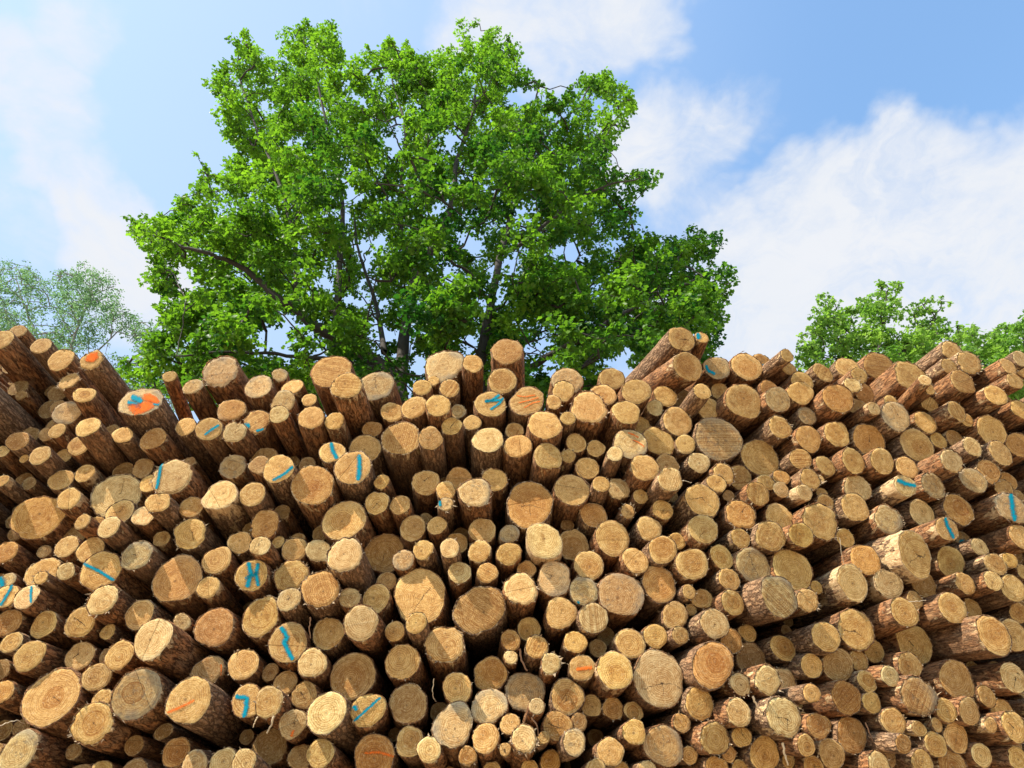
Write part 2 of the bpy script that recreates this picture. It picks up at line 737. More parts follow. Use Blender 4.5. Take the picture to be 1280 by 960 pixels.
def link(name, me, parent=None):
    o = bpy.data.objects.new(name, me); COL.objects.link(o)
    if parent is not None: o.parent = parent
    return o

def material(name):
    m = bpy.data.materials.new(name); m.use_nodes = True; t = NT(m.node_tree); t.n.clear()
    out = t.new('ShaderNodeOutputMaterial'); bs = t.new('ShaderNodeBsdfPrincipled')
    t.l.new(bs.outputs[0], out.inputs[0])
    return m, t, bs, out
def bump(t, h, strength, dist):
    nd = t.new('ShaderNodeBump', ins={'Height': h, 'Strength': strength, 'Distance': dist}); return nd.outputs[0]

# ------------------------------------------------------------------ materials
def bark_material():
    m, t, bs, out = material('pine_bark')
    lc = t.attr('lc'); pr = t.sep(t.attr('pr'))         # peel, seed, splinter
    s = t.sep(lc)
    off = t.comb(t.math('MULTIPLY', pr[1], 13.7), t.math('MULTIPLY', pr[1], 5.1), t.math('MULTIPLY', pr[1], 29.3))
    v = t.vmath('ADD', lc, off)
    vs = t.vmath('MULTIPLY', v, (1.0, 1.0, 0.22))
    vw = t.vmath('ADD', vs, t.vmath('SCALE', t.vmath('SUBTRACT', t.noise(v, 22, 4, 0.6, out=1), (0.5, 0.5, 0.5)), 0.045))
    plates = t.new('ShaderNodeTexVoronoi', feature='DISTANCE_TO_EDGE', ins={'Vector': vw, 'Scale': 30.0}).outputs[0]
    thick = t.ramp(t.math('FRACT', t.math('MULTIPLY', pr[1], 7.31)), 0.35, 0.8)                # thick plated bark on some, thin flaky bark on others
    ridge = t.math('ABSOLUTE', t.math('SUBTRACT', t.noise(vs, 30, 5, 0.6, 0.5), 0.5))
    furrow = t.mix(thick, t.comb(t.ramp(ridge, 0.0, 0.045), 0, 0), t.comb(t.ramp(plates, 0.0, 0.20), 0, 0)); furrow = t.sep(furrow)[0]
    n1 = t.noise(vs, 42, 6, 0.7); n2 = t.noise(v, 6, 3); n3 = t.noise(t.vmath('MULTIPLY', v, (1, 1, 0.45)), 130, 3, 0.75); n4 = t.noise(vw, 75, 4, 0.7)
    col = t.mix(t.ramp(n1, 0.34, 0.66), (0.15, 0.058, 0.026, 1), (0.52, 0.235, 0.090, 1))
    col = t.mix(t.ramp(n2, 0.45, 0.75, 0, 0.6), col, (0.33, 0.20, 0.11, 1))
    col = t.mix(t.math('MULTIPLY', thick, 0.55), col, t.mix(t.ramp(n4, 0.35, 0.65), (0.17, 0.11, 0.065, 1), (0.52, 0.38, 0.24, 1)))
    col = t.mix(t.ramp(n4, 0.52, 0.68, 0, 0.75), col, (0.60, 0.34, 0.15, 1))
    col = t.mix(t.ramp(n3, 0.55, 0.75, 0, 0.55), col, (0.60, 0.44, 0.26, 1))
    col = t.mix(t.math('MULTIPLY', t.math('SUBTRACT', 1.0, furrow), 0.7), col, (0.06, 0.028, 0.014, 1))
    # torn patches of bare wood: mostly close to the cut
    pn = t.noise(t.vmath('MULTIPLY', v, (1, 1, 0.35)), 17, 5, 0.68, 0.8)
    near = t.ramp(s[2], 0.0, 0.25, 0.17, 0.0)
    amount = t.math('ADD', t.math('ADD', pn, near), t.math('MULTIPLY', pr[0], 0.20))
    bare = t.ramp(amount, 0.73, 0.78)
    wood = t.mix(t.ramp(n4, 0.3, 0.7), (0.36, 0.19, 0.08, 1), (0.74, 0.54, 0.29, 1))
    col = t.mix(bare, col, wood)
    col = t.mix(pr[2], col, (0.62, 0.45, 0.27, 1))
    t.put(bs.inputs['Base Color'], col); t.put(bs.inputs['Roughness'], 0.9)
    bs.inputs['Specular IOR Level'].default_value = 0.15
    h = t.math('ADD', t.math('MULTIPLY', furrow, 0.7), t.math('ADD', t.math('ADD', t.math('MULTIPLY', n1, 0.8), t.math('MULTIPLY', n4, 0.6)), t.math('MULTIPLY', n3, 0.35)))
    h = t.mix(bare, t.comb(h, h, h), t.comb(t.math('ADD', t.math('MULTIPLY', n3, 0.3), t.math('MULTIPLY', n4, 0.4)), 0.0, 0.0))
    hh = t.sep(h)[0]
    t.put(bs.inputs['Normal'], bump(t, hh, 1.0, 0.016))
    return m

def wood_material():
    m, t, bs, out = material('sawn_log_end')
    lc = t.attr('lc'); tint = t.attr('tint'); a = t.sep(t.attr('fa')); b = t.sep(t.attr('fb'))  # heart crack stain | saw seed radius
    seed = b[1]; R = b[2]
    off = t.comb(t.math('MULTIPLY', seed, 17.3), t.math('MULTIPLY', seed, 7.9), t.math('MULTIPLY', seed, 3.1))
    flat = t.vmath('MULTIPLY', lc, (1, 1, 0))
    v = t.vmath('ADD', flat, off)
    nrm = t.vmath('SCALE', flat, t.math('DIVIDE', 1.0, R))          # -1..1 across the end
    pith = t.comb(t.math('MULTIPLY', t.math('SUBTRACT', t.math('FRACT', t.math('MULTIPLY', seed, 3.7)), 0.5), 0.36),
                  t.math('MULTIPLY', t.math('SUBTRACT', t.math('FRACT', t.math('MULTIPLY', seed, 5.3)), 0.5), 0.36), 0.0)
    q = t.vmath('SUBTRACT', nrm, pith)
    wob = t.math('MULTIPLY', t.math('SUBTRACT', t.noise(t.vmath('ADD', nrm, off), 2.3, 3), 0.5), 0.20)
    rad = t.math('ADD', t.vmath('LENGTH', q, out=1), wob)
    qs = t.sep(q)
    ang = t.math('ARCTAN2', qs[1], qs[0])
    broad0 = t.noise(v, 12, 2)
    rings = t.math('SINE', t.math('ADD', t.math('MULTIPLY', t.math('MULTIPLY', rad, R), 460.0), t.math('MULTIPLY', broad0, 3.0)))
    ringn = t.noise(t.comb(t.math('MULTIPLY', rad, R), t.math('MULTIPLY', seed, 9.0), 0.0), 70, 3, 0.7)
    speck = t.noise(v, 130, 3, 0.75); speck2 = t.noise(v, 68, 5, 0.8, 0.4); patch = t.noise(v, 22, 5, 0.7, 0.5); broad = t.noise(v, 6, 2)
    col = t.mix(t.ramp(patch, 0.36, 0.66, 0.0, 0.75), tint, t.mix(1.0, tint, (0.68, 0.56, 0.42, 1), 'MULTIPLY'))
    hvar = t.math('ADD', a[0], t.ramp(t.math('FRACT', t.math('MULTIPLY', seed, 11.7)), 0.0, 1.0, 0.0, 0.6, False), clamp=True)
    hr = t.ramp(t.math('FRACT', t.math('MULTIPLY', seed, 23.1)), 0, 1, 0.36, 0.72, False)
    heart = t.math('MULTIPLY', t.math('LESS_THAN', rad, hr), t.math('MULTIPLY', hvar, 0.62))
    soft = t.math('MULTIPLY', t.ramp(rad, 0.0, 0.9, 1.0, 0.0), t.math('MULTIPLY', hvar, 0.3))
    col = t.mix(t.math('MAXIMUM', heart, soft), col, t.mix(1.0, col, (0.74, 0.56, 0.38, 1), 'MULTIPLY'))
    col = t.mix(t.math('MULTIPLY', t.ramp(rings, -0.2, 1.0), t.ramp(broad0, 0.35, 0.65, 0.35, 0.75)), col, t.mix(1.0, col, (0.66, 0.47, 0.30, 1), 'MULTIPLY'))
    col = t.mix(t.ramp(ringn, 0.48, 0.66, 0, 0.6), col, t.mix(1.0, col, (0.70, 0.54, 0.38, 1), 'MULTIPLY'))
    col = t.mix(t.ramp(speck, 0.51, 0.68, 0, 0.55), col, t.mix(1.0, col, (0.34, 0.24, 0.15, 1), 'MULTIPLY'))
    col = t.mix(t.ramp(speck2, 0.52, 0.70, 0, 0.5), col, (0.86, 0.67, 0.38, 1))
    col = t.mix(t.ramp(speck2, 0.47, 0.32, 0, 0.55), col, t.mix(1.0, col, (0.5, 0.38, 0.25, 1), 'MULTIPLY'))
    # two cuts that met: one side tinted to paint its different sheen, with a ridge between
    da = t.math('MULTIPLY', seed, 71.0); fn = t.sep(nrm)
    side = t.math('ADD', t.math('ADD', t.math('MULTIPLY', fn[0], t.math('COSINE', da)), t.math('MULTIPLY', fn[1], t.math('SINE', da))), t.math('MULTIPLY', t.math('SUBTRACT', t.math('FRACT', t.math('MULTIPLY', seed, 43.0)), 0.5), 0.9))
    has = t.math('GREATER_THAN', t.math('FRACT', t.math('MULTIPLY', seed, 19.0)), 0.72)
    step = t.math('MULTIPLY', t.ramp(side, -0.015, 0.015), has)
    col = t.mix(t.math('MULTIPLY', step, 0.5), col, t.mix(1.0, col, (0.80, 0.74, 0.66, 1), 'MULTIPLY'))
    # saw lines across the end
    ca = t.math('MULTIPLY', seed, 40.0)
    fl = t.sep(v)
    lineco = t.math('ADD', t.math('MULTIPLY', fl[0], t.math('COSINE', ca)), t.math('MULTIPLY', fl[1], t.math('SINE', ca)))
    lineco = t.math('ADD', lineco, t.math('MULTIPLY', t.noise(v, 20, 2), 0.012))
    saw = t.noise(t.comb(lineco, t.math('MULTIPLY', seed, 3.0), 0.0), 130, 2, 0.6)
    fib = t.noise(t.comb(lineco, seed, 0.0), 420, 2, 0.7)
    sw = t.math('ADD', t.math('MULTIPLY', b[0], 0.58), 0.16)
    col = t.mix(t.math('MULTIPLY', t.ramp(saw, 0.58, 0.42), sw), col, t.mix(1.0, col, (0.62, 0.48, 0.34, 1), 'MULTIPLY'))
    # staining that creeps in from the rim, weathering
    st = t.ramp(t.math('ADD', t.math('MULTIPLY', broad, 0.9), t.math('MULTIPLY', rad, 0.55)), 0.80, 1.12)
    st2 = t.math('MULTIPLY', st, t.math('ADD', a[2], t.ramp(t.math('FRACT', t.math('MULTIPLY', seed, 31.7)), 0.7, 1.0, 0.0, 0.35)), clamp=True)
    col = t.mix(t.math('MULTIPLY', st2, 0.55), col, t.mix(patch, (0.12, 0.095, 0.065, 1), (0.40, 0.33, 0.22, 1)))
    mould = t.ramp(t.noise(v, 26, 5, 0.75), 0.54, 0.62)
    col = t.mix(t.math('MULTIPLY', mould, t.math('MULTIPLY', a[2], 0.45)), col, (0.11, 0.10, 0.075, 1))
    rimd = t.ramp(t.vmath('LENGTH', nrm, out=1), 0.80, 0.93, 0.0, 0.45)
    col = t.mix(rimd, col, t.vmath('MULTIPLY', col, (1.35, 1.5, 1.7)))
    dirt = t.ramp(t.noise(v, 9, 5, 0.7, 0.6), 0.50, 0.66, 0.0, t.math('MULTIPLY', t.math('FRACT', t.math('MULTIPLY', seed, 13.3)), 0.6))
    col = t.mix(dirt, col, t.mix(1.0, col, (0.55, 0.42, 0.30, 1), 'MULTIPLY'))
    pd = t.ramp(t.math('MULTIPLY', rad, R), 0.010, 0.004, 0.0, 0.6)
    col = t.mix(pd, col, (0.16, 0.08, 0.03, 1))
    # drying cracks that run out from the pith
    nc = t.math('ADD', 1.0, t.math('FLOOR', t.math('MULTIPLY', t.math('FRACT', t.math('MULTIPLY', seed, 57.0)), 3.0)))
    wa = t.math('MULTIPLY', t.math('SUBTRACT', t.noise(v, 14, 4, 0.7), 0.5), 1.5)
    k = t.math('ADD', t.math('ADD', ang, wa), t.math('MULTIPLY', t.math('SINE', t.math('ADD', ang, t.math('MULTIPLY', seed, 90.0))), 0.75))
    per = t.math('FRACT', t.math('ADD', t.math('MULTIPLY', t.math('MULTIPLY', k, nc), 1 / (2 * math.pi)), seed))
    dist = t.math('MULTIPLY', t.math('MULTIPLY', t.math('DIVIDE', t.math('ABSOLUTE', t.math('SUBTRACT', per, 0.5)), nc), 6.283), t.math('MULTIPLY', rad, R))
    ln = t.ramp(t.noise(t.comb(t.math('MULTIPLY', ang, 0.9), t.math('MULTIPLY', seed, 9.0), 0.0), 1.6, 1), 0.3, 0.7, 0.15, 0.95)
    crack = t.math('MULTIPLY', t.ramp(dist, 0.0030, 0.0008), t.ramp(rad, ln, t.math('SUBTRACT', ln, 0.2)))
    crack = t.math('MULTIPLY', t.math('MULTIPLY', crack, a[1]), 0.85)
    col = t.mix(crack, col, (0.05, 0.025, 0.012, 1))
    t.put(bs.inputs['Base Color'], col); t.put(bs.inputs['Roughness'], 0.85); bs.inputs['Specular IOR Level'].default_value = 0.2
    h = t.math('ADD', t.math('MULTIPLY', speck2, 1.5), t.math('MULTIPLY', speck, 0.7))
    h = t.math('ADD', h, t.math('MULTIPLY', fib, t.math('ADD', 0.15, t.math('MULTIPLY', b[0], 0.5))))
    h = t.math('ADD', h, t.math('MULTIPLY', saw, t.math('MULTIPLY', sw, 1.6)))
    h = t.math('ADD', h, t.math('MULTIPLY', patch, 1.2))
    h = t.math('SUBTRACT', h, t.math('MULTIPLY', crack, 2.5)); h = t.math('ADD', h, t.math('MULTIPLY', step, 1.6))
    t.put(bs.inputs['Normal'], bump(t, h, 1.0, 0.0055))
    return m

def paint_material(name, col, col2, cover):
    m, t, bs, out = material(name)
    co = t.new('ShaderNodeTexCoord').outputs['Object']; ed = t.attr('ed', 2)
    n = t.noise(co, 190, 4, 0.8); n2 = t.noise(co, 45, 3)
    t.put(bs.inputs['Base Color'], t.mix(n2, col, col2)); bs.inputs['Roughness'].default_value = 0.8; bs.inputs['Specular IOR Level'].default_value = 0.1
    al = t.ramp(t.math('ADD', t.math('ADD', n, t.math('MULTIPLY', n2, 0.25)), t.math('MULTIPLY', ed, 0.36)), cover, cover + 0.2)
    t.put(bs.inputs['Alpha'], al)
    t.put(bs.inputs['Normal'], bump(t, n, 0.8, 0.004))
    return m
BARK = bark_material(); WOOD = wood_material()
PAINT = {'blue': paint_material('blue_marking_paint', (0.0, 0.16, 0.235, 1), (0.0, 0.31, 0.37, 1), 0.66),
         'orange': paint_material('orange_marking_paint', (0.80, 0.13, 0.01, 1), (0.85, 0.20, 0.03, 1), 0.78)}
PAINT_SOLID = paint_material('orange_spray_paint', (0.80, 0.11, 0.004, 1), (0.85, 0.17, 0.015, 1), 0.64)

# ------------------------------------------------------------------ the logs: reading the list, solving their depth
rng = np.random.default_rng(7)
LOGS = []
for (ox, oy), txt in TILES:
    for line in txt.strip().split('\n'):
        line, _, land = line.partition('@')
        f = line.split(); cx, cy, rx, ry, L = [float(v) for v in f[:5]]; fl = f[5] if len(f) > 5 else ''
        vp = AIMS.get(((ox, oy), int(cx), int(cy)))
        LOGS.append(dict(px=ox + cx / 5, py=oy + cy / 5, rx=rx / 5, ry=ry / 5, L=L, fl=fl, land=land.strip(), key=((ox, oy), int(cx), int(cy)), vp=vp))
NL = len(LOGS)
px = np.array([l['px'] for l in LOGS]); py = np.array([l['py'] for l in LOGS])
LV = np.array([l['L'] for l in LOGS])
U = ray(px, py)
def smooth01(x): x = np.clip(x, 0, 1); return x * x * (3 - 2 * x)
tt = smooth01((px - 640) / 330)
vx = 620 + (500 - 620) * tt; vy = 1080 + (930 - 1080) * tt
for i, l in enumerate(LOGS):
    if l['vp']: vx[i], vy[i] = l['vp']
A = ray(vx, vy)
jit = rng.normal(0, 0.035, (NL, 3)); jit[[i for i, l in enumerate(LOGS) if l['vp']]] *= 0.1
A = A + jit; A /= np.linalg.norm(A, axis=1, keepdims=True)
def frame(a):
    """x, y, z axes with z along a, y kept upward"""
    z = a / np.linalg.norm(a); x = np.cross(z, np.array([0, 0, 1.0])); x /= np.linalg.norm(x); y = np.cross(z, x)
    return np.stack([x, -y, z], 1) if False else np.stack([x, y, z], 1)
K = np.zeros(NL)
th = np.linspace(0, 2 * math.pi, 24, endpoint=False)
for i in range(NL):
    F = frame(A[i]); P = CAM_POS + U[i] + 0.03 * (np.cos(th)[:, None] * F[:, 0] + np.sin(th)[:, None] * F[:, 1])
    X, Y = to_px(P); K[i] = 0.03 * math.sqrt(LOGS[i]['rx'] * LOGS[i]['ry'] / (np.ptp(X) / 2 * np.ptp(Y) / 2))
K *= 1.04
def front_y(p_x, p_y, L):            # how far off the front of the stack stands, metres
    z_up = (600 - p_y) / 200.0
    return 5.35 + 0.06 * z_up - 0.075 * L
Y0 = front_y(px, py, LV) + rng.normal(0, 0.03, NL)
D0 = Y0 / U[:, 1]; D = D0.copy()
near = [np.where((np.hypot(px - px[i], py - py[i]) < 130) & (np.arange(NL) != i))[0] for i in range(NL)]
def overlap(Fi, ai, ri, Fj, aj, rj):
    """one log (candidates first axis) against neighbours (second axis)"""
    d = Fj - Fi; t1 = (d * ai).sum(-1); t2 = -(d * aj).sum(-1)
    P = Fi + np.maximum(t1, 0)[..., None] * ai; Q = Fj + np.maximum(t2, 0)[..., None] * aj
    g = np.where(t1 > 0, np.linalg.norm(Fj - P, axis=-1), np.linalg.norm(Fi - Q, axis=-1))
    return np.maximum(ri + rj - g, 0)
for it in range(36):
    step = 0.5 * (0.88 ** it) + 0.02
    for i in rng.permutation(NL):
        nb = near[i]
        cand = np.concatenate([[D[i]], D[i] + rng.uniform(-step, step, 9), [D0[i]]])
        cand = np.clip(cand, D0[i] - 0.38, D0[i] + 0.55)
        Fi = CAM_POS + cand[:, None, None] * U[i]; ri = (cand * K[i])[:, None]
        Fj = (CAM_POS + D[nb, None] * U[nb])[None]; rj = (D[nb] * K[nb])[None]
        ov = overlap(Fi, A[i], ri, Fj, A[nb][None], rj)
        E = 60 * (ov ** 2).sum(1) + 0.02 * (cand - D0[i]) ** 2
        D[i] = cand[np.argmin(E)]
FP = CAM_POS + D[:, None] * U; RR = D * K
tot = 0
for i in range(NL):
    ov = overlap(FP[i][None, None], A[i], RR[i], FP[near[i]][None], A[near[i]][None], RR[near[i]][None]); tot += (ov > 0.02).sum()
print('logs', NL, 'overlaps >2cm', tot // 2, 'radius', RR.min(), np.median(RR), RR.max())

# fillers: logs standing deeper in the gaps, the stack beyond the frame and below it
skx = [-400, 0, 60, 130, 180, 230, 300, 400, 500, 700, 800, 850, 900, 1000, 1100, 1280, 1700]
sky_ = [405, 440, 470, 500, 545, 555, 530, 520, 530, 520, 525, 510, 510, 500, 500, 490, 480]
fP = list(FP); fA = list(A); fR = list(RR); extra = []
def try_log(P, a, r, shrink=0.93):
    Fj = np.array(fP); Aj = np.array(fA); Rj = np.array(fR)
    sel = np.where(np.linalg.norm(np.cross(Fj - P, a), axis=1) < r + Rj + 0.35)[0]
    if len(sel):
        ov = overlap(P[None], a, r * shrink, Fj[sel], Aj[sel], Rj[sel] * shrink)
        if ov.max() > 0.0: return False
    fP.append(P); fA.append(a); fR.append(r); extra.append(len(fP) - 1); return True
def axis_for(x):
    t_ = smooth01((x - 640) / 330)
    a = ray(620 - 120 * t_, 1080 - 150 * t_) + rng.normal(0, 0.03, 3); return a / np.linalg.norm(a)
# beyond the frame: rows from the ground up
for row in range(60):
    z = 0.12 + row * 0.115
    for X in np.arange(-9.5, 9.6, 0.24):
        x = X + (0.12 if row % 2 else 0) + rng.normal(0, 0.02); r = rng.uniform(0.075, 0.135)
        Yf = 5.35 + rng.normal(0, 0.08)
        P = np.array([x, Yf, z + rng.normal(0, 0.015)])
        X_, Y_ = to_px(P)
        out = (Y_ - r * 170 > 975) or ((X_ + r * 140 < -8 or X_ - r * 140 > 1288) and Y_ > np.interp(X_, skx, sky_) - 10)
        if X_ < -8: P[1] -= 0.5 * min(1, (-X_ - 8) / 260)  # unseen left rows pulled forward to cast shade on the visible left faces
        if out and P[2] > r: try_log(P, axis_for(float(np.clip(X_, -200, 1500))), r, 0.97)
n_out = len(extra)
for recess, tries, rlo, rhi in ((0.10, 1500, .05, .11), (0.22, 2500, .045, .12), (0.45, 2500, .04, .12), (0.8, 2500, .035, .11), (1.3, 2500, .035, .1), (2.0, 2500, .03, .1)):
    for _ in range(tries):
        x = rng.uniform(-40, 1320); y = rng.uniform(430, 1000)
        if y < np.interp(x, skx, sky_) + 8: continue
        d = ray(x, y); Yf = front_y(x, y, 0) + recess + rng.normal(0, 0.05)
        try_log(CAM_POS + d * (Yf / d[1]), axis_for(x), rng.uniform(rlo, rhi), 0.96)
print('fillers', n_out, len(extra) - n_out)

# added row of unseen logs behind the stack, blocking daylight through the gaps
rear = []
for row in range(15):
    for X in np.arange(-11, 11, 0.37):
        rear.append((np.array([X + (0.18 if row % 2 else 0) + rng.normal(0, .01), 10.6 + rng.normal(0, .08), 0.22 + row * 0.32]), rng.uniform(.19, .205)))

# ------------------------------------------------------------------ log geometry
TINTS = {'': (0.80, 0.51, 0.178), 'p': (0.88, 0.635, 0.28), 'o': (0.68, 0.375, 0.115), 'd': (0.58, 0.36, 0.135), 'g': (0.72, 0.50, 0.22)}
def log_geo(r, fl, seed, n=34, length=4.0, deep=False):
    """body (bark) and cut end in local space: z runs into the stack, the cut is near z = 0"""
    g = np.random.default_rng(int(seed * 1e6) % (2 ** 31))
    th = np.linspace(0, 2 * math.pi, n, endpoint=False)
    rag = 'r' in fl
    rf = 1 + sum(g.normal(0, s) * np.cos(k * th + g.uniform(0, 6.3)) for k, s in ((2, .045), (3, .026), (4, .016), (5, .012), (7, .009), (9, .007)))
    rf = rf + g.normal(0, 0.028 if rag else 0.012, n)
    if rag: rf[g.integers(0, n, 2)] -= g.uniform(.03, .10, 2)
    rf /= rf.mean()
    tilt = g.normal(0, 0.055, 2)
    def zc(x, y): return tilt[0] * x + tilt[1] * y
    rc = r * 0.955
    # cut end: disc of rings
    rings = [0.0, 0.3, 0.55, 0.78, 0.93, 1.0] if not deep else [0.0, 0.6, 1.0]
    V = [[0, 0, 0]]; 
    for q in rings[1:]:
        x, y = rc * q * rf * np.cos(th), rc * q * rf * np.sin(th)
        z = zc(x, y) + g.normal(0, 0.0006, n) + (0.004 * (q == 1.0)) * (1 + (g.random(n) * 2.5 if rag else 0))
        V += list(np.stack([x, y, z], 1))
    V = np.array(V); V[0, 2] = 0
    fc, fs = [], []
    nr = len(rings) - 1
    idx = np.arange(n); nx = (idx + 1) % n
    for k in range(n): fc += [0, 1 + nx[k], 1 + k]; fs.append(3)
    for j in range(1, nr):
        a = 1 + (j - 1) * n; b = 1 + j * n
        for k in range(n): fc += [a + k, a + nx[k], b + nx[k], b + k]; fs.append(4)
    cap = (V, fc, fs)
    # body
    zs = [0.006, 0.002, 0.014, 0.05, 0.12, 0.22, 0.36, 0.55, 0.8, 1.2, 2.4, length] if not deep else [0.006, 0.002, 0.02, 0.3, 0.9, length]
    qs = [0.953, 0.992] + [1.0 + 0.006 * i for i in range(len(zs) - 2)]
    thick = g.uniform(-.01, .02)
    B = []
    bend = g.normal(0, 0.012, 2)
    for i, (z, q) in enumerate(zip(zs, qs)):
        k = rf * (1 + g.normal(0, 0.012, n) * (i > 0)) if i else rf
        rr = r * (q + (thick if i > 0 else 0)) * k
        x, y = rr * np.cos(th), rr * np.sin(th)
        zz = z + zc(x, y) * max(0, 1 - z / 0.3) + (g.normal(0, 0.004, n) if 0 < i < 3 else 0)
        B += list(np.stack([x + bend[0] * z * z, y + bend[1] * z * z, zz], 1))
    B = np.array(B); bc, bsz = [], []
    for j in range(len(zs) - 1):
        for k in range(n): bc += [j * n + k, (j * n + nx[k]), (j + 1) * n + nx[k], (j + 1) * n + k]; bsz.append(4)
    m0 = (len(zs) - 1) * n
    bc += [m0 + k for k in range(n)]; bsz.append(n)
    sp = np.zeros(len(B))
    # torn fibres round the cut
    ns = 0 if deep else (g.integers(14, 30) if rag else g.integers(0, 9))
    ex = []
    for _ in range(ns):
        t0 = g.uniform(0, 2 * math.pi); k = np.interp(t0, np.append(th, 2 * math.pi), np.append(rf, rf[0])); w = g.uniform(0.006, 0.022) / r * .5
        L = g.uniform(0.008, 0.035) * (1.2 if rag else .8)
        for tt_, rr, z in ((t0 - w, rc * k * 1.01, 0.006), (t0 + w, rc * k * 1.01, 0.006), (t0 + g.normal(0, .12), rc * k + L * g.uniform(.2, 1.0), -L * g.uniform(-.6, .8))):
            x, y = rr * math.cos(tt_), rr * math.sin(tt_); ex.append([x, y, z + zc(x, y)])
    if ex:
        n0 = len(B); B = np.vstack([B, ex]); sp = np.concatenate([sp, np.ones(len(ex))])
        for j in range(len(ex) // 3): bc += [n0 + 3 * j, n0 + 3 * j + 1, n0 + 3 * j + 2]; bsz.append(3)
    body = (B, bc, bsz, sp)
    # attributes
    base = None
    for c in 'podg':
        if c in fl: base = np.array(TINTS[c]) if base is None else (base + np.array(TINTS[c])) / 2
    if base is None: base = np.array(TINTS[''])
    base = base * g.uniform(0.80, 1.13) * (1 + g.normal(0, 0.02, 3) * np.array([1, .6, 2])); 
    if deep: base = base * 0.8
    fa = [0.9 if 'h' in fl else 0.0, 0.9 if 'c' in fl else (0.5 if g.random() < 0.04 else 0.0), 1.0 if 'g' in fl else 0.0]
    fb = [1.0 if 's' in fl else 0.0, seed, r]
    pr = [1.0 if 'w' in fl else (g.uniform(0, .45) if g.random() < .4 else 0.0), seed]
    return cap, body, base, fa, fb, pr
def cap_attrs(cap, base, fa, fb):
    V = cap[0]; m = len(V)
    return {'lc': ('FLOAT_VECTOR', V), 'tint': ('FLOAT_VECTOR', np.tile(base, (m, 1))), 'fa': ('FLOAT_VECTOR', np.tile(fa, (m, 1))), 'fb': ('FLOAT_VECTOR', np.tile(fb, (m, 1)))}
def body_attrs(body, pr):
    V, _, _, sp = body; m = len(V)
    P = np.zeros((m, 3)); P[:, 0] = pr[0]; P[:, 1] = pr[1]; P[:, 2] = sp
    return {'lc': ('FLOAT_VECTOR', V), 'pr': ('FLOAT_VECTOR', P)}

# which logs are things of their own: the 300 that show largest
area = np.array([l['rx'] * l['ry'] * (1.0 if 0 < l['px'] < 1280 and l['py'] < 955 else 0.35) for l in LOGS])
for i, l in enumerate(LOGS):
    if l['land']: area[i] += 400
    if any(m[0] == l['key'][0] and m[1] == l['key'][1] and m[2] == l['key'][2] for m in MARKS): area[i] += 400
order = np.argsort(-area); single = set(order[:300].tolist())
SEED = rng.random(NL)

# labels
SEC = ['right of', 'above and right of', 'above', 'above and left of', 'left of', 'below and left of', 'below', 'below and right of']
ORD = ['nearest', 'second', 'third', 'fourth', 'fifth', 'sixth', 'seventh', 'eighth', 'ninth', 'tenth']
lands = [i for i in range(NL) if LOGS[i]['land']]
def size_word(i):
    s = math.sqrt(LOGS[i]['rx'] * LOGS[i]['ry'])
    return 'tiny' if s < 11 else 'small' if s < 14.5 else 'medium' if s < 18.5 else 'large'
def tone(i):
    f = LOGS[i]['fl']
    w = [{'c': 'cracked', 'g': 'grey stained', 'o': 'orange brown', 'p': 'pale', 's': 'saw marked', 'r': 'ragged', 'h': 'dark hearted', 'd': 'dull', 'w': ''}[c] for c in f]
    w = [x for x in w if x][:1]
    return w[0] if w else 'tan'
labels = {}
near_rank = {}
for g_ in lands:
    buckets = {}
    for i in single:
        if i in lands: continue
        dx, dy = px[i] - px[g_], -(py[i] - py[g_]); s = int(round(math.atan2(dy, dx) / (math.pi / 4))) % 8
        buckets.setdefault(s, []).append((math.hypot(dx, dy), i))
    for s, lst in buckets.items():
        for k, (d_, i) in enumerate(sorted(lst)): near_rank[(g_, i)] = (s, k, d_)
used = set()
for i in single:
    if i in lands: lab = LOGS[i]['land']; labels[i] = lab if lab.split()[0] != 'log' else 'round cut ' + lab; continue
    opts = sorted(((near_rank[(g_, i)][1] * 40 + near_rank[(g_, i)][2], g_) for g_ in lands))
    for _, g_ in opts:
        s, k, _d = near_rank[(g_, i)]
        lm = LOGS[g_]['land']
        if k == 0: lab = f"{size_word(i)} {tone(i)} log end just {SEC[s]} the {lm}"
        elif k < 8: lab = f"{size_word(i)} {tone(i)} log, {ORD[k]} {SEC[s]} the {lm}"
        else: continue
        if len(lab.split()) <= 16 and lab not in used: labels[i] = lab; used.add(lab); break

LOG_OB = {}
def place(o, P, a):
    F = frame(a); M = Matrix(((F[0, 0], F[0, 1], F[0, 2], P[0]), (F[1, 0], F[1, 1], F[1, 2], P[1]), (F[2, 0], F[2, 1], F[2, 2], P[2]), (0, 0, 0, 1)))
    o.matrix_world = M
stuff = dict(V=[], f=[], s=[], mi=[], lc=[], tint=[], fa=[], fb=[], pr=[]); nv = 0
def add_stuff(P, a, geo):
    global nv
    cap, body, base, fa, fb, pr = geo; F = frame(a)
    for kind, (V, fc, fs) in ((1, cap), (0, body[:3])):
        m = len(V); stuff['V'].append(V @ F.T + P); stuff['f'].append(np.array(fc) + nv); stuff['s'].append(fs); stuff['mi'].append(np.full(len(fs), kind))
        stuff['lc'].append(V); stuff['tint'].append(np.tile(base, (m, 1))); stuff['fa'].append(np.tile(fa, (m, 1))); stuff['fb'].append(np.tile(fb, (m, 1)))
        q = np.zeros((m, 3)); q[:, 0] = pr[0]; q[:, 1] = pr[1]
        if kind == 0: q[:, 2] = body[3]
        stuff['pr'].append(q); nv += m
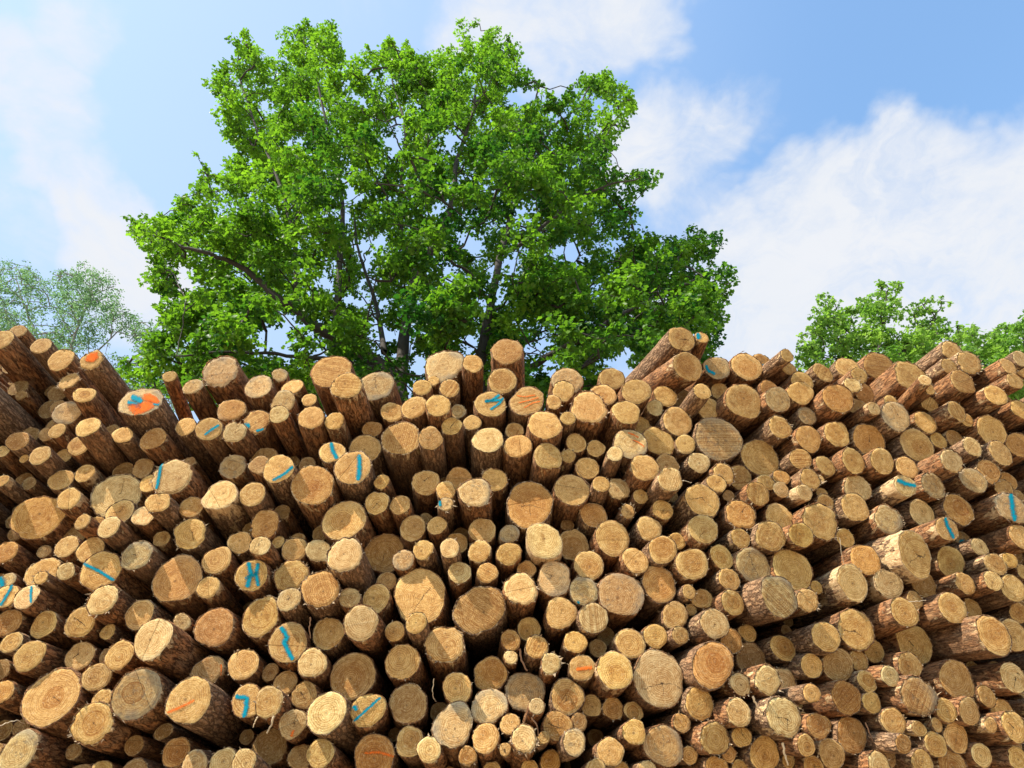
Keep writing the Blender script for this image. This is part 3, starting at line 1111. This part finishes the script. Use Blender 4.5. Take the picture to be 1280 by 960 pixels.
for i in range(NL):
    l = LOGS[i]; geo = log_geo(RR[i], l['fl'], SEED[i])
    if i not in single: add_stuff(FP[i], A[i], geo); continue
    cap, body, base, fa, fb, pr = geo
    o = link('log', None); place(o, FP[i], A[i])
    tag(o, labels[i], 'log', 'cut logs stacked in the big pile')
    link('bark', mesh('bark', body[0], body[1], body[2], [BARK], body_attrs(body, pr)), o)
    link('cut_end', mesh('cut_end', cap[0], cap[1], cap[2], [WOOD], cap_attrs(cap, base, fa, fb)), o)
    LOG_OB[i] = o
for j in extra:
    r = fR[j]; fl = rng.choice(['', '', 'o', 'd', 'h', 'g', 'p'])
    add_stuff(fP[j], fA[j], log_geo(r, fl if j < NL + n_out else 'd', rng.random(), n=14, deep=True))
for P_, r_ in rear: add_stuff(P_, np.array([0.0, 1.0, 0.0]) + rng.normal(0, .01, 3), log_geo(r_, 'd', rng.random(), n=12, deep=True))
cc = lambda k: np.concatenate(stuff[k])
pile = link('small_logs', mesh('small_logs', cc('V'), cc('f'), cc('s'), [BARK, WOOD],
            {k: ('FLOAT_VECTOR', cc(k)) for k in ('lc', 'tint', 'fa', 'fb', 'pr')}, midx=cc('mi')))
tag(pile, 'smallest logs and half hidden logs wedged into pile gaps, plus an added unseen row behind', 'logs', 'cut logs stacked in the big pile', 'stuff')

# ------------------------------------------------------------------ paint strokes on the cut ends
def face_point(i, X, Y, lift=0.0035):
    d = ray(X, Y); n_ = A[i]; P0 = FP[i]
    t_ = ((P0 - CAM_POS) @ n_) / (d @ n_); return CAM_POS + d * t_ - n_ * lift
names = {}
for (org, lx, ly, colr, width, pts) in MARKS:
    i = next((k for k in range(NL) if LOGS[k]['key'] == (org, lx, ly)), None)
    if i is None or i not in LOG_OB: print('mark without log', org, lx, ly); continue
    o = LOG_OB[i]; F = frame(A[i])
    P = [(org[0] + x / 5, org[1] + y / 5) for x, y in pts]
    # finer points along the stroke
    geo = log_geo(RR[i], LOGS[i]['fl'], SEED[i]); capV = geo[0][0]
    tl = np.linalg.lstsq(np.c_[capV[:, 0], capV[:, 1]], capV[:, 2], rcond=None)[0]
    def loc(X, Y):
        q = (face_point(i, X, Y) - FP[i]) @ F
        q[2] = tl[0] * q[0] + tl[1] * q[1] - 0.0045
        rl = math.hypot(q[0], q[1])
        if rl > RR[i] * 0.97: q[:2] *= RR[i] * 0.97 / rl
        return q
    if width == 0:
        c = np.mean(P, 0); V = [loc(*c)]; m = len(P) * 5
        for k in range(m):
            a, b = np.array(P[k // 5]), np.array(P[(k // 5 + 1) % len(P)]); q = a + (b - a) * (k % 5) / 5
            q = c + (q - c) * rng.uniform(0.93, 1.06); V.append(loc(*q))
        fc = []; 
        for k in range(m): fc += [0, 1 + (k + 1) % m, 1 + k]
        me = mesh('paint_mark', V, fc, [3] * m, [PAINT_SOLID if colr == 'orange' else PAINT[colr]], {'ed': ('FLOAT', [1.0] + [0.25] * m)}, smooth=False)
    else:
        w = width / 5 / 2 * 1.3; Q = []
        for a, b in zip(P[:-1], P[1:]):
            for k in range(6): Q.append(np.array(a) + (np.array(b) - np.array(a)) * k / 6)
        Q.append(np.array(P[-1])); V = []
        for k, q in enumerate(Q):
            tdir = Q[min(k + 1, len(Q) - 1)] - Q[max(k - 1, 0)]; nrm_ = np.array([-tdir[1], tdir[0]]); nrm_ /= (np.linalg.norm(nrm_) + 1e-9)
            e = w * (1.0 if 0 < k < len(Q) - 1 else 0.7)
            V.append(loc(*(q + nrm_ * e * rng.uniform(1.2, 1.6)))); V.append(loc(*q)); V.append(loc(*(q - nrm_ * e * rng.uniform(1.2, 1.6))))
        fc = []
        for k in range(len(Q) - 1): fc += [3 * k, 3 * k + 1, 3 * k + 4, 3 * k + 3, 3 * k + 1, 3 * k + 2, 3 * k + 5, 3 * k + 4]
        me = mesh('paint_mark', V, fc, [4] * (2 * len(Q) - 2), [PAINT[colr]], {'ed': ('FLOAT', [0.0, 1.0, 0.0] * len(Q))}, smooth=False)
    pm = link('paint_mark', me, o); pm['label'] = f'{colr} sprayed forestry mark'

# ------------------------------------------------------------------ loose strips of bark and sticks caught between the logs
def stick_material(name, a, b):
    m, t, bs, out = material(name)
    n = t.noise(t.new('ShaderNodeTexCoord').outputs['Object'], 60, 4, 0.7)
    t.put(bs.inputs['Base Color'], t.mix(n, a, b)); bs.inputs['Roughness'].default_value = 0.85; return m
STICK = {'pale': stick_material('peeled_stick', (0.45, 0.32, 0.18, 1), (0.75, 0.62, 0.42, 1)), 'dark': stick_material('dry_twig', (0.16, 0.08, 0.04, 1), (0.38, 0.22, 0.12, 1))}
T0, T1, T2, T3, T4 = (0, 0), (256, 0), (512, 0), (768, 0), (1024, 0)
STICKS = [(T3, 768, [(862, 518), (890, 570), (932, 632)], .008, 'pale', 'pale broken stick propped left of the jagged broken log'),
 (T3, 768, [(1050, 808), (1066, 870), (1086, 942)], .009, 'pale', 'pale stick hanging below the jagged broken log'),
 (T1, 768, [(432, 642), (412, 690), (388, 742)], .008, 'pale', 'pale splinter stick below the log with blue seven shaped stroke'),
 (T2, 768, [(152, 405), (142, 480), (150, 530), (168, 545)], .003, 'pale', 'thin curled bark fibre hanging below the notched log end'),
 (T4, 576, [(128, 480), (135, 560), (156, 645)], .003, 'pale', 'thin straw hanging above the big log with flaky pale bark sleeve'),
 (T2, 768, [(686, 215), (700, 290), (736, 352)], .008, 'dark', 'brown bark strip above the bluish grey shaded log end'),
 (T0, 768, [(0, 694), (60, 672), (110, 664), (155, 682)], .004, 'pale', 'whitish twig left of the huge knotty log'),
 (T4, 768, [(284, 672), (325, 760), (362, 858)], .005, 'dark', 'dark twig right of the brown log below the slanting saw lines'),
 (T2, 576, [(1030, 18), (1068, 92), (1130, 160), (1245, 192)], .004, 'dark', 'long bent twig above the broad pale ring topped log'),
 (T4, 576, [(562, 880), (615, 878), (668, 872)], .003, 'pale', 'thin straw lying below the big log with torn yellow flank'),
 (T1, 768, [(662, 20), (655, 80), (660, 150)], .006, 'dark', 'dark bark strip hanging beside the log with a blue zigzag'),
 (T2, 768, [(760, 640), (800, 700), (806, 760)], .006, 'dark', 'torn bark strip left of the orange brown cracked log near the bottom'),
 (T3, 576, [(420, 122), (450, 128), (482, 134)], .004, 'pale', 'short straw near the top of the round cracked log'),
 (T1, 768, [(330, 640), (318, 670), (302, 706)], .006, 'pale', 'short pale splinter right of the blue seven shaped stroke')]
for org, oy_, pts, rr_, mt, lab in STICKS:
    P2 = [(org[0] + x / 5, oy_ + y / 5) for x, y in pts]
    cxy = np.mean(P2, 0); kk = int(np.argmin(np.hypot(px - cxy[0], py - cxy[1])))
    nb = np.argsort(np.hypot(px - cxy[0], py - cxy[1]))[:4]; yy = FP[nb, 1].min() - 0.03
    W3 = [at(x, y, yy + 0.05 * j) for j, (x, y) in enumerate(P2)]
    path = []
    for a_, b_ in zip(W3[:-1], W3[1:]): path += [a_ + (b_ - a_) * k / 4 + rng.normal(0, .0025, 3) for k in range(4)]
    path.append(W3[-1]); path = np.array(path); V, F, S = [], [], []
    for i_, q in enumerate(path):
        t_ = path[min(i_ + 1, len(path) - 1)] - path[max(i_ - 1, 0)]; t_ /= np.linalg.norm(t_); a_ = np.cross(t_, [0, 1, 0]); a_ /= np.linalg.norm(a_); b_ = np.cross(t_, a_)
        for k in range(5): V.append(q - path[0] + rr_ * (1 - 0.4 * i_ / len(path)) * rng.uniform(.8, 1.2) * (a_ * math.cos(k * 1.2566) + b_ * .5 * math.sin(k * 1.2566)))
    for i_ in range(len(path) - 1):
        for k in range(5): F += [i_ * 5 + k, i_ * 5 + (k + 1) % 5, (i_ + 1) * 5 + (k + 1) % 5, (i_ + 1) * 5 + k]; S.append(4)
    so = link('stick', mesh('stick', V, F, S, [STICK[mt]])); so.location = path[0]; tag(so, lab, 'stick', 'loose sticks and bark strips in the pile')

# flakes of bark and sawdust lying on the logs, one loose mass
LV_, n_fl = [], 0
for i in range(NL):
    F = frame(A[i])
    for _ in range(int(3 + RR[i] * 60)):
        an = math.pi / 2 + rng.normal(0, .6); z = rng.uniform(-0.004, .28) if rng.random() < .8 else rng.uniform(.2, .6)
        sgn = 1 if F[2, 1] > 0 else -1
        c = np.array([RR[i] * 1.035 * math.cos(an), sgn * RR[i] * 1.035 * math.sin(an), z]); w = rng.normal(0, 1, (3, 3)) * rng.uniform(.003, .011) * np.array([1, .5, 1.4])
        LV_.append(FP[i] + (c + w) @ F.T)
LV_ = np.concatenate(LV_); m_ = len(LV_)
lit = link('bark_litter', mesh('bark_litter', LV_, np.arange(m_), [3] * (m_ // 3), [BARK], {'lc': ('FLOAT_VECTOR', LV_), 'pr': ('FLOAT_VECTOR', np.repeat(np.stack([np.zeros(m_ // 3), rng.random(m_ // 3), rng.random(m_ // 3) * .8], 1), 3, 0))}, smooth=False))
tag(lit, 'loose flakes of bark and chips lying on the stacked logs', 'bark litter', None, 'stuff')

# ------------------------------------------------------------------ ground
def ground_material():
    m, t, bs, out = material('sandy_ground')
    co = t.new('ShaderNodeTexCoord').outputs['Object']
    n = t.noise(co, 0.6, 5); n2 = t.noise(co, 9, 5, 0.7)
    col = t.mix(t.ramp(n, 0.4, 0.6), (0.46, 0.37, 0.26, 1), (0.38, 0.30, 0.20, 1))
    t.put(bs.inputs['Base Color'], t.mix(n2, col, t.mix(1.0, col, (0.75, 0.72, 0.68, 1), 'MULTIPLY')))
    bs.inputs['Roughness'].default_value = 0.95; t.put(bs.inputs['Normal'], bump(t, n2, 0.8, 0.03))
    return m
gx = np.concatenate([np.array([-2000, -600, -200, -80]), np.linspace(-40, 40, 41), np.array([80, 200, 600, 2000])])
GX, GY = np.meshgrid(gx, gx + 5, indexing='ij'); g2 = np.random.default_rng(3)
GZ = np.where((np.abs(GX) < 41) & (np.abs(GY) < 46), g2.normal(0, 0.02, GX.shape) - 0.02, -0.02)
n_ = len(gx); I = np.arange(n_ * n_).reshape(n_, n_)
quads = np.stack([I[:-1, :-1], I[1:, :-1], I[1:, 1:], I[:-1, 1:]], -1).reshape(-1)
gr = link('ground', mesh('ground', np.stack([GX, GY, GZ], -1).reshape(-1, 3), quads, [4] * ((n_ - 1) ** 2), [ground_material()]))
tag(gr, kind='structure')

# ------------------------------------------------------------------ trees
def leaf_material(name, dark, light, trans, tw):
    m, t, bs, out = material(name)
    c = t.sep(t.attr('lf'))       # hue mix (oak: with sunlight painted in), random
    col = t.mix(c[0], dark, light)
    t.put(bs.inputs['Base Color'], col); bs.inputs['Roughness'].default_value = 0.42
    bs.inputs['Specular IOR Level'].default_value = 0.18
    tr = t.new('ShaderNodeBsdfTranslucent', ins={'Color': t.mix(1.0, col, trans, 'MULTIPLY')})
    mx = t.new('ShaderNodeMixShader', ins={'Fac': tw})
    t.l.new(bs.outputs[0], mx.inputs[1]); t.l.new(tr.outputs[0], mx.inputs[2]); t.l.new(mx.outputs[0], out.inputs[0])
    return m
def treebark_material(name, a, b):
    m, t, bs, out = material(name)
    co = t.new('ShaderNodeTexCoord').outputs['Object']
    n = t.noise(t.vmath('MULTIPLY', co, (1, 1, 0.3)), 22, 5, 0.7)
    t.put(bs.inputs['Base Color'], t.mix(n, a, b)); bs.inputs['Roughness'].default_value = 0.9
    t.put(bs.inputs['Normal'], bump(t, n, 0.9, 0.02)); return m

LEAF = np.array([[0, 0, 0], [-.38, .28, .05], [-.19, .48, .03], [-.44, .75, .02], [0, 1.05, -.10], [.44, .75, .02], [.19, .48, .03], [.38, .28, .05], [0, .52, -.04]])
LF = []
for k in range(8): LF += [8, (k + 1) % 8, k]
SLIM = np.array([[0, 0, 0], [-.28, .45, .05], [0, 1, -.08], [.28, .45, .05]]); SF = [0, 2, 1, 0, 3, 2]
def leaves_mesh(name, P, size, mat, shape, g, up=0.5, hue=None, out_dir=None):
    T, Fc = (LEAF, LF) if shape == 'lobed' else (SLIM, SF)
    N = len(P); m = len(T)
    nrm = g.normal(0, 1, (N, 3)); nrm[:, 2] = np.abs(nrm[:, 2]) + up
    if out_dir is not None: nrm += out_dir * 0.6
    nrm /= np.linalg.norm(nrm, axis=1, keepdims=True)
    d = g.normal(0, 1, (N, 3)); d[:, 2] -= 0.35
    if out_dir is not None: d += out_dir
    d -= (d * nrm).sum(1, keepdims=True) * nrm; d /= np.linalg.norm(d, axis=1, keepdims=True)
    s = np.cross(d, nrm)
    sc = size * g.uniform(0.6, 1.25, N)
    V = P[:, None] + sc[:, None, None] * (T[None, :, 0:1] * s[:, None] + T[None, :, 1:2] * d[:, None] + T[None, :, 2:3] * nrm[:, None] * g.uniform(.3, 3, N)[:, None, None])
    F = (np.array(Fc)[None] + (np.arange(N) * m)[:, None]).ravel()
    h = np.clip((hue if hue is not None else 0.5) + g.normal(0, 0.13, N), 0, 1)
    lf = np.zeros((N, m, 3)); lf[:, :, 0] = h[:, None]; lf[:, :, 1] = g.random(N)[:, None]
    return mesh(name, V.reshape(-1, 3), F, np.full(len(F) // 3, 3), [mat], {'lf': ('FLOAT_VECTOR', lf.reshape(-1, 3))}, smooth=False)
def tube(path, radii, n=8):
    path = np.asarray(path, float); V, F, S = [], [], []
    for i, p in enumerate(path):
        t_ = path[min(i + 1, len(path) - 1)] - path[max(i - 1, 0)]; t_ /= np.linalg.norm(t_) + 1e-9
        a = np.cross(t_, [0.31, 0.95, 0.05]); a /= np.linalg.norm(a); b = np.cross(t_, a)
        for k in range(n):
            th_ = 2 * math.pi * k / n; V.append(p + radii[i] * (a * math.cos(th_) + b * math.sin(th_)))
    for i in range(len(path) - 1):
        for k in range(n): F += [i * n + k, i * n + (k + 1) % n, (i + 1) * n + (k + 1) % n, (i + 1) * n + k]; S.append(4)
    return np.array(V), F, S
def smooth_path(pts, sub=5, g=None, jitter=0.0):
    pts = np.asarray(pts, float); out = []
    for i in range(len(pts) - 1):
        p0, p1, p2, p3 = pts[max(i - 1, 0)], pts[i], pts[i + 1], pts[min(i + 2, len(pts) - 1)]
        for k in range(sub):
            t_ = k / sub; out.append(0.5 * (2 * p1 + (p2 - p0) * t_ + (2 * p0 - 5 * p1 + 4 * p2 - p3) * t_ ** 2 + (3 * p1 - p0 - 3 * p2 + p3) * t_ ** 3))
    out.append(pts[-1]); out = np.array(out)
    if jitter: out[1:-1] += g.normal(0, jitter, out[1:-1].shape)
    return out
def poly_dist(X, Y, poly):
    """signed distance in pixels: positive inside"""
    P = np.array(poly, float); Q = np.roll(P, -1, 0); ins = np.zeros(len(X), bool); dm = np.full(len(X), 1e9)
    for a, b in zip(P, Q):
        c = ((a[1] > Y) != (b[1] > Y)); with_ = (b[1] - a[1]) if b[1] != a[1] else 1e-9
        ins ^= c & (X < (b[0] - a[0]) * (Y - a[1]) / with_ + a[0])
        ab = b - a; t_ = np.clip(((X - a[0]) * ab[0] + (Y - a[1]) * ab[1]) / (ab @ ab + 1e-9), 0, 1)
        dm = np.minimum(dm, np.hypot(X - a[0] - ab[0] * t_, Y - a[1] - ab[1] * t_))
    return np.where(ins, dm, -dm)
def tree(label, poly, Yc, depth, trunk, limbs, n_clump, clump_r, per, leaf_size, leafmat, barkmat, shape, seed, holes=(), flat=1.0, cat='tree', twig=0.011, group=None, sun_tone_fn=None, noise_cut=0.0, inset=0.35, n_second=0, clear=0):
    g = np.random.default_rng(seed)
    base = at(trunk[0][0], trunk[0][1], trunk[0][2]); foot = np.array([base[0], base[1], 0.0])
    root = bpy.data.objects.new('tree', None); COL.objects.link(root); root.location = foot
    tag(root, label, cat, group)
    nodes, par, rad = [], [], []
    def add(name, path, r0, r1, parent=-1):
        path = smooth_path(path, 5, g, 0.012); k = np.linspace(0, 1, len(path)); rr = r0 + (r1 - r0) * k ** 0.8
        V, F, S = tube(path, rr, 9); link(name, mesh(name, V - foot, F, S, [barkmat]), root)
        for i, p in enumerate(path): nodes.append(p); par.append(len(nodes) - 2 if i else parent); rad.append(rr[i])
    tp = [foot] + [at(x, y, z) for x, y, z in trunk[1:]] if len(trunk) > 1 else [foot, base]
    add('trunk', tp, *TR)
    for pts, r0, r1 in limbs: add('limb', [at(*p) for p in pts], r0, r1)
    LX = []
    for pts, r0, r1 in limbs:
        for a, b in zip(pts[:-1], pts[1:]):
            for k in range(6): LX.append([a[m] + (b[m] - a[m]) * k / 6 for m in range(3)])
    LX = np.array(LX)
    # secondary limbs that fan out from the main ones towards the outline
    PP = np.array(poly); k2 = 0
    while k2 < n_second:
        X = g.uniform(PP.min(0), PP.max(0))
        if poly_dist(X[:1], X[1:], poly)[0] < 22 or X[1] > 440: continue
        tgt = at(X[0], X[1], Yc + depth * 0.7 * g.uniform(-1, 1)); NN = np.array(nodes); dv = tgt - NN; L = np.linalg.norm(dv, axis=1)
        cost = L + 4 * np.maximum(0, 0.55 - dv[:, 2] / (L + .01)) * L ** .5 + 3 * (L < 1.2); j = int(np.argmin(cost)); L = L[j]
        if L > 5.5: k2 += 0.02; continue
        a = NN[j]; mid = a + (tgt - a) * .5 + np.array([0, 0, -.06 * L]) + g.normal(0, .05 * L, 3)
        r0 = min(rad[j] * .6, .014 + .010 * L); add('limb', [a, a + (mid - a) * .5 + g.normal(0, .03 * L, 3), mid, tgt], r0, .010, j); k2 += 1
    # clumps inside the outline
    P = np.array(poly); lo, hi = P.min(0), P.max(0); C_ = []; R_ = []; E_ = []
    while len(C_) < n_clump:
        X = g.uniform(lo[0], hi[0], 4000); Y = g.uniform(lo[1], hi[1], 4000); e = poly_dist(X, Y, poly)
        pxr = clump_r * FOC / (Yc * 1.35)
        ok = e > pxr * inset
        for hx, hy, hr in holes: ok &= np.hypot(X - hx, Y - hy) > hr + pxr * 0.55
        for x, y, ee in zip(X[ok], Y[ok], e[ok]):
            k = min(1, ee / 110.0); Yd = Yc + depth * math.sqrt(k) * g.uniform(-1, 1)
            if clear:
                dl = np.hypot(LX[:, 0] - x, LX[:, 1] - y); jl = int(np.argmin(dl))
                if dl[jl] < clear and Yd < LX[jl, 2] + .3 and g.random() < .88: continue
            p = at(x, y, Yd); r = clump_r * g.uniform(0.7, 1.25)
            r = min(r, max(0.25 * clump_r, ee / FOC * np.linalg.norm(p - CAM_POS)))
            if noise_cut and math.sin(p[2] * 2.6 + p[0] * .8) + math.sin(p[0] * 2.3 + p[1] * 1.3) * .8 + math.sin(p[1] * 2.1 - p[2] * 1.3) * .6 + g.normal(0, .25) < noise_cut: continue
            if C_ and np.min(np.linalg.norm(np.array(C_[-500:]) - p, axis=1)) < r * 0.55: continue
            C_.append(p); R_.append(r); E_.append(ee)
            if len(C_) >= n_clump: break
    C_ = np.array(C_); R_ = np.array(R_)
    centre = np.mean([nodes[k] for k in range(len(nodes))], 0)
    o_ = np.argsort(np.linalg.norm(C_ - np.array(nodes)[len(nodes) // 3], axis=1))
    N = np.array(nodes); par = list(par); n_main = len(N); buf = np.zeros((n_main + n_clump * 4, 3)); buf[:n_main] = N; cnt = n_main
    for i in o_:
        c = C_[i]; dd = np.linalg.norm(buf[:cnt] - c, axis=1) + 0.6 * np.maximum(0, buf[:cnt, 2] - c[2] + 0.1) * 1.5
        j = int(np.argmin(dd)); a = buf[j]; L = np.linalg.norm(c - a); m = 3
        for k in range(1, m + 1):
            q = a + (c - a) * k / m + g.normal(0, 0.06, 3) * L * (k < m) + np.array([0, 0, 0.08 * L * math.sin(math.pi * k / m)])
            buf[cnt] = q; par.append(cnt - 1 if k > 1 else j); cnt += 1
    cntw = np.ones(cnt); cap_r = twig * 5.0
    for k in range(cnt - 1, n_main - 1, -1): 
        if par[k] >= n_main: cntw[par[k]] += cntw[k]
    rr = np.minimum(twig * cntw ** 0.38, twig * 3.2)
    TV, TF, TS = [], [], []; nvv = 0
    for k in range(n_main, cnt):
        a = buf[par[k]]; r_a = rr[par[k]] if par[k] >= n_main else rr[k] * 1.15
        V, F, S = tube([a, buf[k]], [r_a, rr[k]], 4); TV.append(V - foot); TF.append(np.array(F) + nvv); TS += S; nvv += len(V)
    tw_o = link('twigs', mesh('twigs', np.concatenate(TV), np.concatenate(TF), TS, [barkmat]), root); tw_o['kind'] = 'stuff'
    # leaves: each clump is a handful of tufts
    LP, LH, LO = [], [], []
    for c, r, e_ in zip(C_, R_, E_):
        nt = max(2, int(7 * (r / clump_r) ** 1.5)); n_l = max(5, int(per * (r / clump_r) ** 2.2 / nt))
        hb = g.normal(0.40, 0.20)
        for _ in range(nt):
            v = g.normal(0, 1, 3); v /= np.linalg.norm(v); tc = c + v * r * g.uniform(0.25, 0.9) * np.array([1, 1, flat])
            w = g.normal(0, 1, (n_l, 3)); w /= np.linalg.norm(w, axis=1, keepdims=True)
            LP.append(tc + w * (r * 0.42 * g.random((n_l, 1)) ** 0.5) * np.array([1, 1, 0.7 * flat])); LH.append(np.full(n_l, hb + g.normal(0, .06))); LO.append(w * 0.7 + (tc - c) / max(r, .01) * 0.5)
    LP = np.concatenate(LP); LH = np.concatenate(LH); LO = np.concatenate(LO)
    if sun_tone_fn is not None: LH = LH + sun_tone_fn(LP)
    cr = link('crown', leaves_mesh('crown', LP - foot, leaf_size, leafmat, shape, g, hue=LH, out_dir=LO), root); cr['kind'] = 'stuff'
    print(label[:30], 'leaves', len(LP))
    return root

OAKLEAF = leaf_material('oak_leaf', (0.020, 0.078, 0.014, 1), (0.162, 0.290, 0.028, 1), (1.7, 1.9, 0.7, 1), 0.49)
BIRCHLEAF = leaf_material('birch_leaf', (0.085, 0.165, 0.07, 1), (0.20, 0.31, 0.14, 1), (1.25, 1.4, 1.1, 1), 0.5)
MAPLELEAF = leaf_material('maple_leaf', (0.10, 0.20, 0.035, 1), (0.26, 0.38, 0.08, 1), (1.6, 1.8, 0.9, 1), 0.5)
GREYBARK = treebark_material('grey_brown_bark', (0.022, 0.018, 0.014, 1), (0.085, 0.068, 0.052, 1))
PALEBARK = treebark_material('pale_bark', (0.14, 0.13, 0.11, 1), (0.38, 0.35, 0.31, 1))

OAK = [(300, 26), (322, 45), (330, 66), (348, 62), (350, 30), (385, 20), (428, 22), (424, 55), (445, 72), (458, 45), (478, 56), (487, 42), (508, 48), (527, 68), (556, 58),
       (562, 26), (590, 20), (628, 30), (648, 52), (654, 84), (680, 103), (702, 116), (715, 96), (750, 86), (792, 98), (785, 113), (805, 130), (800, 156), (772, 170), (764, 195), (776, 210),
       (810, 206), (846, 197), (838, 215), (820, 236), (800, 262), (794, 282), (828, 288), (862, 277), (888, 286), (912, 277), (932, 288), (914, 302), (905, 322), (926, 345), (925, 366), (903, 386),
       (916, 402), (905, 425), (908, 455), (895, 520), (160, 520), (150, 470), (152, 440), (172, 424), (192, 420), (202, 376), (185, 366), (168, 345), (192, 330), (166, 310), (160, 264), (184, 255), (214, 262),
       (224, 232), (250, 226), (238, 190), (262, 194), (276, 216), (292, 188), (278, 168), (262, 128), (262, 84), (285, 74)]
HOLES = [(335, 425, 20), (232, 347, 10), (466, 322, 9), (565, 178, 8), (640, 326, 11), (700, 322, 9), (560, 345, 10), (488, 182, 7), (430, 244, 8), (775, 458, 16), (618, 378, 9), (520, 440, 12),
         (372, 178, 6), (455, 372, 7), (700, 470, 10), (665, 440, 8), (296, 342, 6), (540, 262, 6), (590, 300, 7), (655, 265, 6), (748, 365, 6), (405, 450, 7), (380, 395, 6), (590, 430, 9)]
Y = 11.2
TR = (0.30, 0.19)
limbs = [([(500, 500, Y), (492, 470, Y), (440, 432, Y - .2), (398, 412, Y - .5), (372, 388, Y - .7), (345, 372, Y - .9), (308, 338, Y - 1), (262, 318, Y - 1.2), (225, 308, Y - 1.3)], .17, .03),
         ([(500, 480, Y), (505, 425, Y + .3), (520, 345, Y), (548, 300, Y - .2), (565, 250, Y - .3), (572, 200, Y - .3), (590, 140, Y), (600, 80, Y)], .15, .025),
         ([(600, 500, Y), (602, 440, Y), (613, 380, Y - .2), (625, 320, Y - .2), (640, 265, Y + .2), (655, 210, Y + .3), (690, 160, Y + .5), (730, 130, Y + .6)], .13, .025),
         ([(520, 345, Y), (500, 280, Y + .3), (503, 215, Y - .4), (506, 160, Y - .5), (490, 100, Y - .3)], .08, .02),
         ([(420, 422, Y - .3), (424, 330, Y), (428, 260, Y + .2), (418, 190, Y + .2), (400, 120, Y + .1), (390, 60, Y)], .09, .02),
         ([(372, 388, Y - .7), (368, 300, Y - .8), (350, 230, Y - .9), (320, 160, Y - .7), (300, 100, Y - .6)], .06, .02),
         ([(640, 480, Y), (675, 452, Y - .3), (725, 425, Y - .6), (765, 400, Y - .8), (820, 370, Y - .8), (880, 345, Y - .8)], .09, .02),
         ([(625, 320, Y - .2), (660, 300, Y - .6), (700, 265, Y - .8), (750, 235, Y - .9), (800, 222, Y - .8)], .06, .015),
         ([(480, 465, Y), (430, 452, Y - .8), (360, 445, Y - 1.3), (290, 440, Y - 1.6), (220, 445, Y - 1.8)], .06, .015),
         ([(480, 440, Y), (470, 380, Y + .8), (450, 320, Y + 1), (440, 250, Y + 1.2)], .07, .02),
         ([(613, 380, Y - .2), (585, 340, Y - .8), (560, 320, Y - 1.1), (530, 250, Y - 1.4)], .045, .015)]
def oak_sun_tone(P):  # paints sunlight into the leaf colour: lighter upward and toward the left
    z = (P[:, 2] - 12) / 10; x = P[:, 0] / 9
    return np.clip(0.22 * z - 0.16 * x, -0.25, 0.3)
tree('large broad oak with dense bright green crown rising behind the log pile', OAK, Y, 3.4, [(505, 500, Y), (500, 500, Y)], limbs, 1600, 0.42, 145, 0.096,
     OAKLEAF, GREYBARK, 'lobed', 11, HOLES, 0.8, sun_tone_fn=oak_sun_tone, noise_cut=-0.65, twig=0.008, n_second=46, inset=0.25, clear=13)
TR = (0.11, 0.07)
Y = 15.5
tree('thin pale leaved birch behind the left end of the pile, sky showing through', [(-80, 335), (-20, 325), (30, 322), (55, 345), (95, 322), (125, 330), (150, 350), (160, 385), (190, 395), (235, 430), (250, 470), (250, 520), (-80, 520)], Y, 2.5,
     [(70, 520, Y), (72, 500, Y)], [([(72, 500, Y), (90, 430, Y), (110, 380, Y), (118, 345, Y)], .06, .015), ([(72, 500, Y), (50, 430, Y), (30, 380, Y), (20, 345, Y)], .05, .012), ([(85, 470, Y), (130, 430, Y + .4), (165, 400, Y + .5)], .04, .01), ([(50, 450, Y), (0, 410, Y), (-40, 380, Y)], .04, .01)], 640, 0.36, 85, 0.075, BIRCHLEAF, PALEBARK, 'slim', 5, [(150, 430, 12), (55, 400, 10), (110, 450, 12)], 0.9, twig=0.005, inset=0.2)
Y = 14.0
tree('young maple with layered open foliage behind the right part of the pile', [(1000, 420), (1012, 402), (1002, 376), (1032, 366), (1060, 380), (1082, 366), (1096, 350), (1126, 352), (1122, 374), (1145, 380), (1152, 368), (1196, 378), (1170, 392), (1202, 408), (1202, 425), (1225, 470), (1200, 520), (1000, 520), (995, 450)], Y, 1.6,
     [(1095, 520, Y), (1095, 500, Y)], [([(1095, 500, Y), (1098, 440, Y), (1105, 400, Y), (1108, 365, Y)], .06, .012), ([(1095, 480, Y), (1060, 440, Y), (1030, 400, Y)], .04, .01), ([(1095, 470, Y), (1140, 430, Y), (1170, 400, Y)], .04, .01)],
     420, 0.30, 60, 0.095, MAPLELEAF, GREYBARK, 'lobed', 21, [(1075, 405, 6), (1130, 410, 6)], 0.45, twig=0.006, inset=0.05, noise_cut=-1.6)
Y = 16.0
TR = (0.14, 0.09)
tree('dense green tree at the far right edge behind the pile', [(1180, 440), (1198, 412), (1215, 404), (1238, 412), (1255, 398), (1275, 392), (1300, 385), (1400, 400), (1420, 520), (1170, 520)], Y, 2.2,
     [(1290, 520, Y), (1290, 500, Y)], [([(1290, 500, Y), (1285, 450, Y), (1275, 410, Y)], .07, .015), ([(1290, 490, Y), (1240, 450, Y), (1215, 420, Y)], .05, .012), ([(1290, 490, Y), (1340, 440, Y)], .05, .012)],
     360, 0.36, 80, 0.105, MAPLELEAF, GREYBARK, 'lobed', 33, (), 0.7, twig=0.007, inset=0.1)
